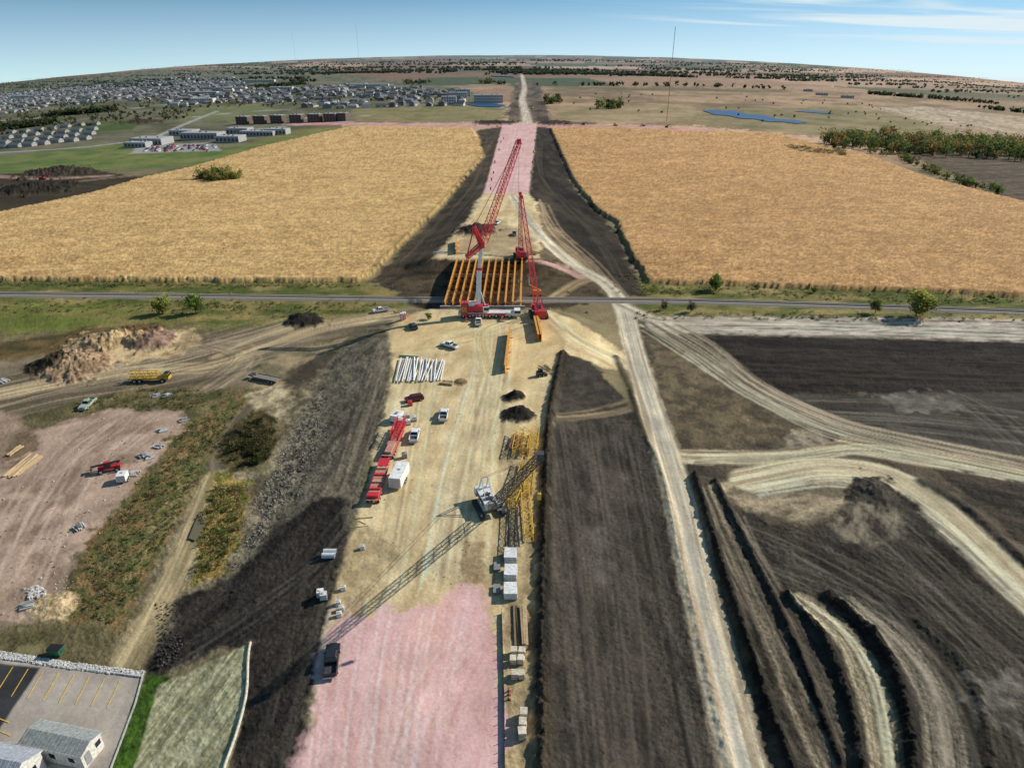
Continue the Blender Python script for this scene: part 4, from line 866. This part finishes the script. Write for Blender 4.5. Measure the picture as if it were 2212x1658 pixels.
def block(name,px,py,L_,D_,h,wall,roof,yaw=0,st=2,parts=None):
    c=T(px,py);m=MB();Yd=c.y;wall=add_haze(wall,Yd);roof=add_haze(roof,Yd)
    m.box((0,0,h/2-.5),(L_,D_,h+1),wall,MA); m.box((0,0,h+.1),(L_+.5,D_+.5,.5),roof,MA); m.box((0,0,h+.45),(L_-.8,D_-.8,.3),add_haze(GR*1.3,Yd),MA)
    nw=max(2,int(L_/4))
    for s_ in range(st):
        for i in range(nw): 
            for sd in (-1,1): m.box((-L_/2+(i+.5)*L_/nw,sd*(D_/2+.03),(s_+.5)*h/st),(L_/nw*.5,.1,h/st*.5),GLS*2,GL)
    for i in range(3): m.box((random.uniform(-.35,.35)*L_,random.uniform(-.3,.3)*D_,h+1.1),(2.2,1.8,1.2),GR,MA)
    return m.obj(name,c,yaw)
for i,x in enumerate((528,565,602,643,682,716,742)): block('brick_apartment_building',x,268-i*1.2,17 if i<6 else 12,15,10,np.array([.16,.11,.085]),np.array([.25,.22,.2]),-.1,3)
for x,y,L_,D_,h in ((330,312,36,26,7),(300,318,24,14,5),(440,300,44,22,7),(500,306,26,20,6),(560,293,40,16,5),(600,290,26,16,6),(400,292,30,20,6),(520,292,26,18,8)): block('school_building',x,y,L_,D_,h,np.array([.4,.4,.4]),np.array([.48,.49,.5]),-.08,1)
for x,y,L_ in ((1055,222,52),(990,216,34),(1000,208,30),(970,226,26)): block('white_apartment_building',x,y,L_,18,13,np.array([.6,.6,.6]),np.array([.45,.46,.48]),.05,3)
for x,y,L_ in ((440,222,50),(500,196,90),(440,206,80),(560,178,120),(50,212,90),(780,190,60),(820,190,50),(610,196,60),(250,196,70)): block('commercial_building',x,y,L_,24,9,np.array([.68,.68,.66]),np.array([.7,.7,.7]),.05,2)
m=MB()
for r_ in range(4):
    for i in range(7):
        p=T(5+i*30+r_*6+random.uniform(-3,3),322-r_*11-i*3.2+random.uniform(-1,1)); 
        m.box((p.x,p.y,p.z+1.5),(15,9,4),WH*.5,MA,-.2); m.gable((p.x,p.y,p.z+3.5),15.5,10,2.4,GR*.5,-.2,MA,WH*.5)
m.obj('townhouse_rows')
m=MB()
for _ in range(60):
    p=T(random.uniform(310,465),random.uniform(314,328)); m.box((p.x,p.y,p.z+.7),(4.4,1.8,.9),random.choice([WH*.8,GR,DG,np.array([.1,.13,.25]),RED*.5]),PA,1.4); m.box((p.x,p.y,p.z+1.35),(2.2,1.5,.5),GLS,GL,1.4,(.8,.8))
m.obj('school_parking_lot_cars')
block('farm_building',1775,206,30,14,6,WH*.8,WH*.6,0,1);block('farm_building',1830,212,30,14,6,WH*.7,GR,0,1);block('farm_building',1745,198,24,12,6,WH*.7,GR,0,1)
for x,yb,yt,r_ in ((1440,262,58,.25),(775,126,52,1.1),(638,130,64,.8)):
    c=T(x,yb); a_=V(x+(6 if x>1400 else 0),yt,c.y); m=MB(); m.lattice(c,(c.x,c.y,a_.z),r_*2.5,r_*2.5,40,r_*.35,add_haze(GR*.8,c.y)); m.obj('radio_mast',origin=tuple(c))
# ponds
mw,nt,b=newmat('pond_water'); b.inputs['Base Color'].default_value=(.02,.08,.2,1); b.inputs['Roughness'].default_value=.4; b.inputs['Specular IOR Level'].default_value=.25
wn=nt.nodes.new('ShaderNodeTexNoise'); wn.inputs['Scale'].default_value=.6; wb=nt.nodes.new('ShaderNodeBump'); wb.inputs['Distance'].default_value=.1; nt.links.new(wn.outputs['Fac'],wb.inputs['Height']); nt.links.new(wb.outputs['Normal'],b.inputs['Normal'])
mw2,nt,b=newmat('creek_water'); b.inputs['Base Color'].default_value=(.16,.13,.07,1); b.inputs['Roughness'].default_value=.2
wn=nt.nodes.new('ShaderNodeTexNoise'); wn.inputs['Scale'].default_value=1.5; wb=nt.nodes.new('ShaderNodeBump'); wb.inputs['Distance'].default_value=.03; nt.links.new(wn.outputs['Fac'],wb.inputs['Height']); nt.links.new(wb.outputs['Normal'],b.inputs['Normal'])
def water(name,pts,mat,dz):
    P_=[T(*q_,dz) for q_ in pts]; me=bpy.data.meshes.new(name); me.from_pydata([tuple(p) for p in P_],[],[tuple(range(len(P_)))]); me.materials.append(mat)
    o=bpy.data.objects.new(name,me); bpy.context.collection.objects.link(o)
water('pond_water',[(1517,240),(1540,238),(1560,240),(1585,240),(1612,247),(1650,250),(1680,258),(1720,260),(1745,266),(1720,268),(1690,264),(1660,264),(1630,258),(1600,257),(1570,250),(1545,249),(1530,244)],mw,.8)
water('pond_water',[(1712,241),(1760,240),(1802,245),(1795,247),(1750,244)],mw,.8); water('pond_water',[(1008,226),(1060,224),(1092,228),(1080,232),(1030,231)],mw,.8)
water('pond_water',[(1060,164),(1110,166),(1112,168),(1064,166)],mw,2); water('creek_water',[(432,1110),(446,1104),(444,1140),(424,1170),(408,1165),(420,1135)],mw2,.35)
# ------------------------------------------------ parking lot & buildings near
def house(name,A,B,L_,W_,h,rh,wall,roof):
    c,yaw=head(A,B); m=MB()
    m.box((0,0,h/2),(L_,W_,h),wall,MA); m.gable((0,0,h),L_+.5,W_+.6,rh,roof,0,MA,wall)
    for i in range(int(L_)*2): 
        for s_ in (-1,1): m.bar((-L_/2+i*.5,s_*(W_/2+.28),h+.03),(-L_/2+i*.5,0,h+rh+.03),.04,roof*1.1,MA)
    for i in (-.32,0,.32):
        for s_ in (-1,1): m.box((L_*i,s_*(W_/2+.02),h*.55),(.9,.05,.9),GLS,GL); m.box((L_*i,s_*(W_/2+.01),h*.55),(1.1,.05,1.1),WH,MA)
    for s_ in (-1,1): m.box((s_*(L_/2+.02),-.8,h*.45),(.05,.9,1.9),GR,MA); m.box((s_*(L_/2+.02),1.0,h*.6),(.05,.8,.8),GLS,GL)
    m.box((0,0,h+.0),(L_+.3,W_+.3,.12),WH,MA)
    return m.obj(name,c,yaw)
house('white_utility_building',(228,1640),(58,1604),9.0,3.4,2.6,.7,np.array([.72,.7,.64]),np.array([.3,.32,.31]))
house('white_garage_building',(80,1700),(-60,1672),8.0,5.0,3.2,1.4,np.array([.72,.7,.64]),np.array([.34,.36,.4]))
m=MB(); YL=np.array([.75,.5,.08])
for i in range(8):
    x0=28+i*33; a_=T(x0,1440+i*4.2,.06); b_=T(x0-38+i*1.5,1500+i*4,.06); m.bar(a_,b_,.11,YL,MA,.02)
for i in range(4):
    a_=T(-10+i*3,1548+i*28,.06); b_=T(20+i*3,1560+i*28,.06); m.bar(a_,b_,.11,YL,MA,.02)
m.obj('parking_bay_lines')
m=MB(); line=[T(*p) for p in ((-100,1405),(0,1418),(150,1440),(308,1461),(292,1520),(228,1690))]
for i in range(len(line)-1): m.bar(line[i]+Vector((0,0,.07)),line[i+1]+Vector((0,0,.07)),.2,CONC,MA,.16)
m.obj('parking_lot_kerb')
c=T(124,1412);m=MB();m.box((0,0,.75),(1.8,1.1,1.2),np.array([.03,.14,.07]),PA,0,(1.1,1.2));m.box((0,0,1.4),(2.0,1.3,.1),BLK,MA)
for s_ in (-1,1): m.box((s_*1.05,0,.9),(.1,.5,.2),DG)
m.obj('green_dumpster',c,-.1)
print('objects',time.time()-t0)

# ------------------------------------------------ world, sun, camera
el=math.radians(33); az=math.radians(65)
w=bpy.data.worlds.new("World"); bpy.context.scene.world=w; w.use_nodes=True; nt=w.node_tree; L=nt.links.new; nn=nt.nodes.new
bg=nt.nodes['Background']; sky=nn('ShaderNodeTexSky'); sky.sky_type='NISHITA'; sky.sun_disc=False; sky.sun_elevation=el; sky.sun_rotation=az; sky.altitude=300; sky.air_density=1.0; sky.dust_density=.15; sky.ozone_density=1.2
tc=nn('ShaderNodeTexCoord'); sx=nn('ShaderNodeSeparateXYZ'); L(tc.outputs['Generated'],sx.inputs[0])
def mth(op,x,y=0):
    r=nn('ShaderNodeMath'); r.operation=op
    for i,v in enumerate((x,y)):
        if isinstance(v,(int,float)): r.inputs[i].default_value=v
        else: L(v,r.inputs[i])
    return r.outputs[0]
zz=mth('MAXIMUM',mth('ADD',mth('MULTIPLY',sx.outputs['Z'],3.0),.16),.05); cb=nn('ShaderNodeCombineXYZ'); L(sx.outputs['X'],cb.inputs[0]); L(sx.outputs['Y'],cb.inputs[1]); L(zz,cb.inputs[2])
nv=nn('ShaderNodeVectorMath'); nv.operation='NORMALIZE'; L(cb.outputs[0],nv.inputs[0]); L(nv.outputs[0],sky.inputs['Vector'])
tint=nn('ShaderNodeVectorMath'); tint.operation='MULTIPLY'; L(sky.outputs[0],tint.inputs[0]); tint.inputs[1].default_value=(.95,1.35,1.3)
cv=nn('ShaderNodeCombineXYZ'); L(mth('MULTIPLY',sx.outputs['X'],2.6),cv.inputs[0]); L(mth('MULTIPLY',mth('ADD',sx.outputs['Z'],mth('MULTIPLY',sx.outputs['X'],.05)),60),cv.inputs[1])
no=nn('ShaderNodeTexNoise'); no.inputs['Scale'].default_value=1.0; no.inputs['Detail'].default_value=6; no.inputs['Distortion'].default_value=.8; L(cv.outputs[0],no.inputs['Vector'])
def mr(src,a0,a1,b0,b1,sm=False):
    r=nn('ShaderNodeMapRange'); r.inputs['From Min'].default_value=a0; r.inputs['From Max'].default_value=a1; r.inputs['To Min'].default_value=b0; r.inputs['To Max'].default_value=b1; L(src,r.inputs['Value']); return r.outputs['Result']
cm=mth('MULTIPLY',mr(no.outputs['Fac'],.40,.62,0,1),mr(sx.outputs['X'],.0,.3,0,.95))
cm=mth('MULTIPLY',cm,mr(sx.outputs['Z'],.15,.4,1,.25))
hzf=mr(sx.outputs['Z'],-.045,.07,.9,0)
cm=mth('MAXIMUM',cm,mth('MULTIPLY',hzf,mr(sx.outputs['X'],-.6,.5,.65,1.1)))
mx=nn('ShaderNodeMix'); mx.data_type='RGBA'; L(cm,mx.inputs['Factor']); L(tint.outputs[0],mx.inputs[6]); mx.inputs[7].default_value=(7.6,8.7,9.2,1)
L(mx.outputs[2],bg.inputs['Color']); bg.inputs['Strength'].default_value=.1
sl=bpy.data.lights.new('sun','SUN'); sl.energy=5.0; sl.angle=math.radians(.5); sl.color=(1,.93,.82); so=bpy.data.objects.new('sun',sl); bpy.context.collection.objects.link(so)
dirv=Vector((math.sin(az)*math.cos(el),math.cos(az)*math.cos(el),math.sin(el))); so.rotation_euler=dirv.to_track_quat('Z','Y').to_euler()
cam=bpy.data.cameras.new('camera'); cam.lens=24.0; cam.sensor_width=36; cam.clip_end=60000; cam.clip_start=.5
co_=bpy.data.objects.new('camera',cam); bpy.context.collection.objects.link(co_); co_.location=(0,0,HC); co_.rotation_euler=(math.pi/2-PITCH,0,0); bpy.context.scene.camera=co_
sc_=bpy.context.scene; sc_.view_settings.view_transform='Standard'; sc_.view_settings.look='None'; sc_.view_settings.exposure=0
print('done',time.time()-t0)
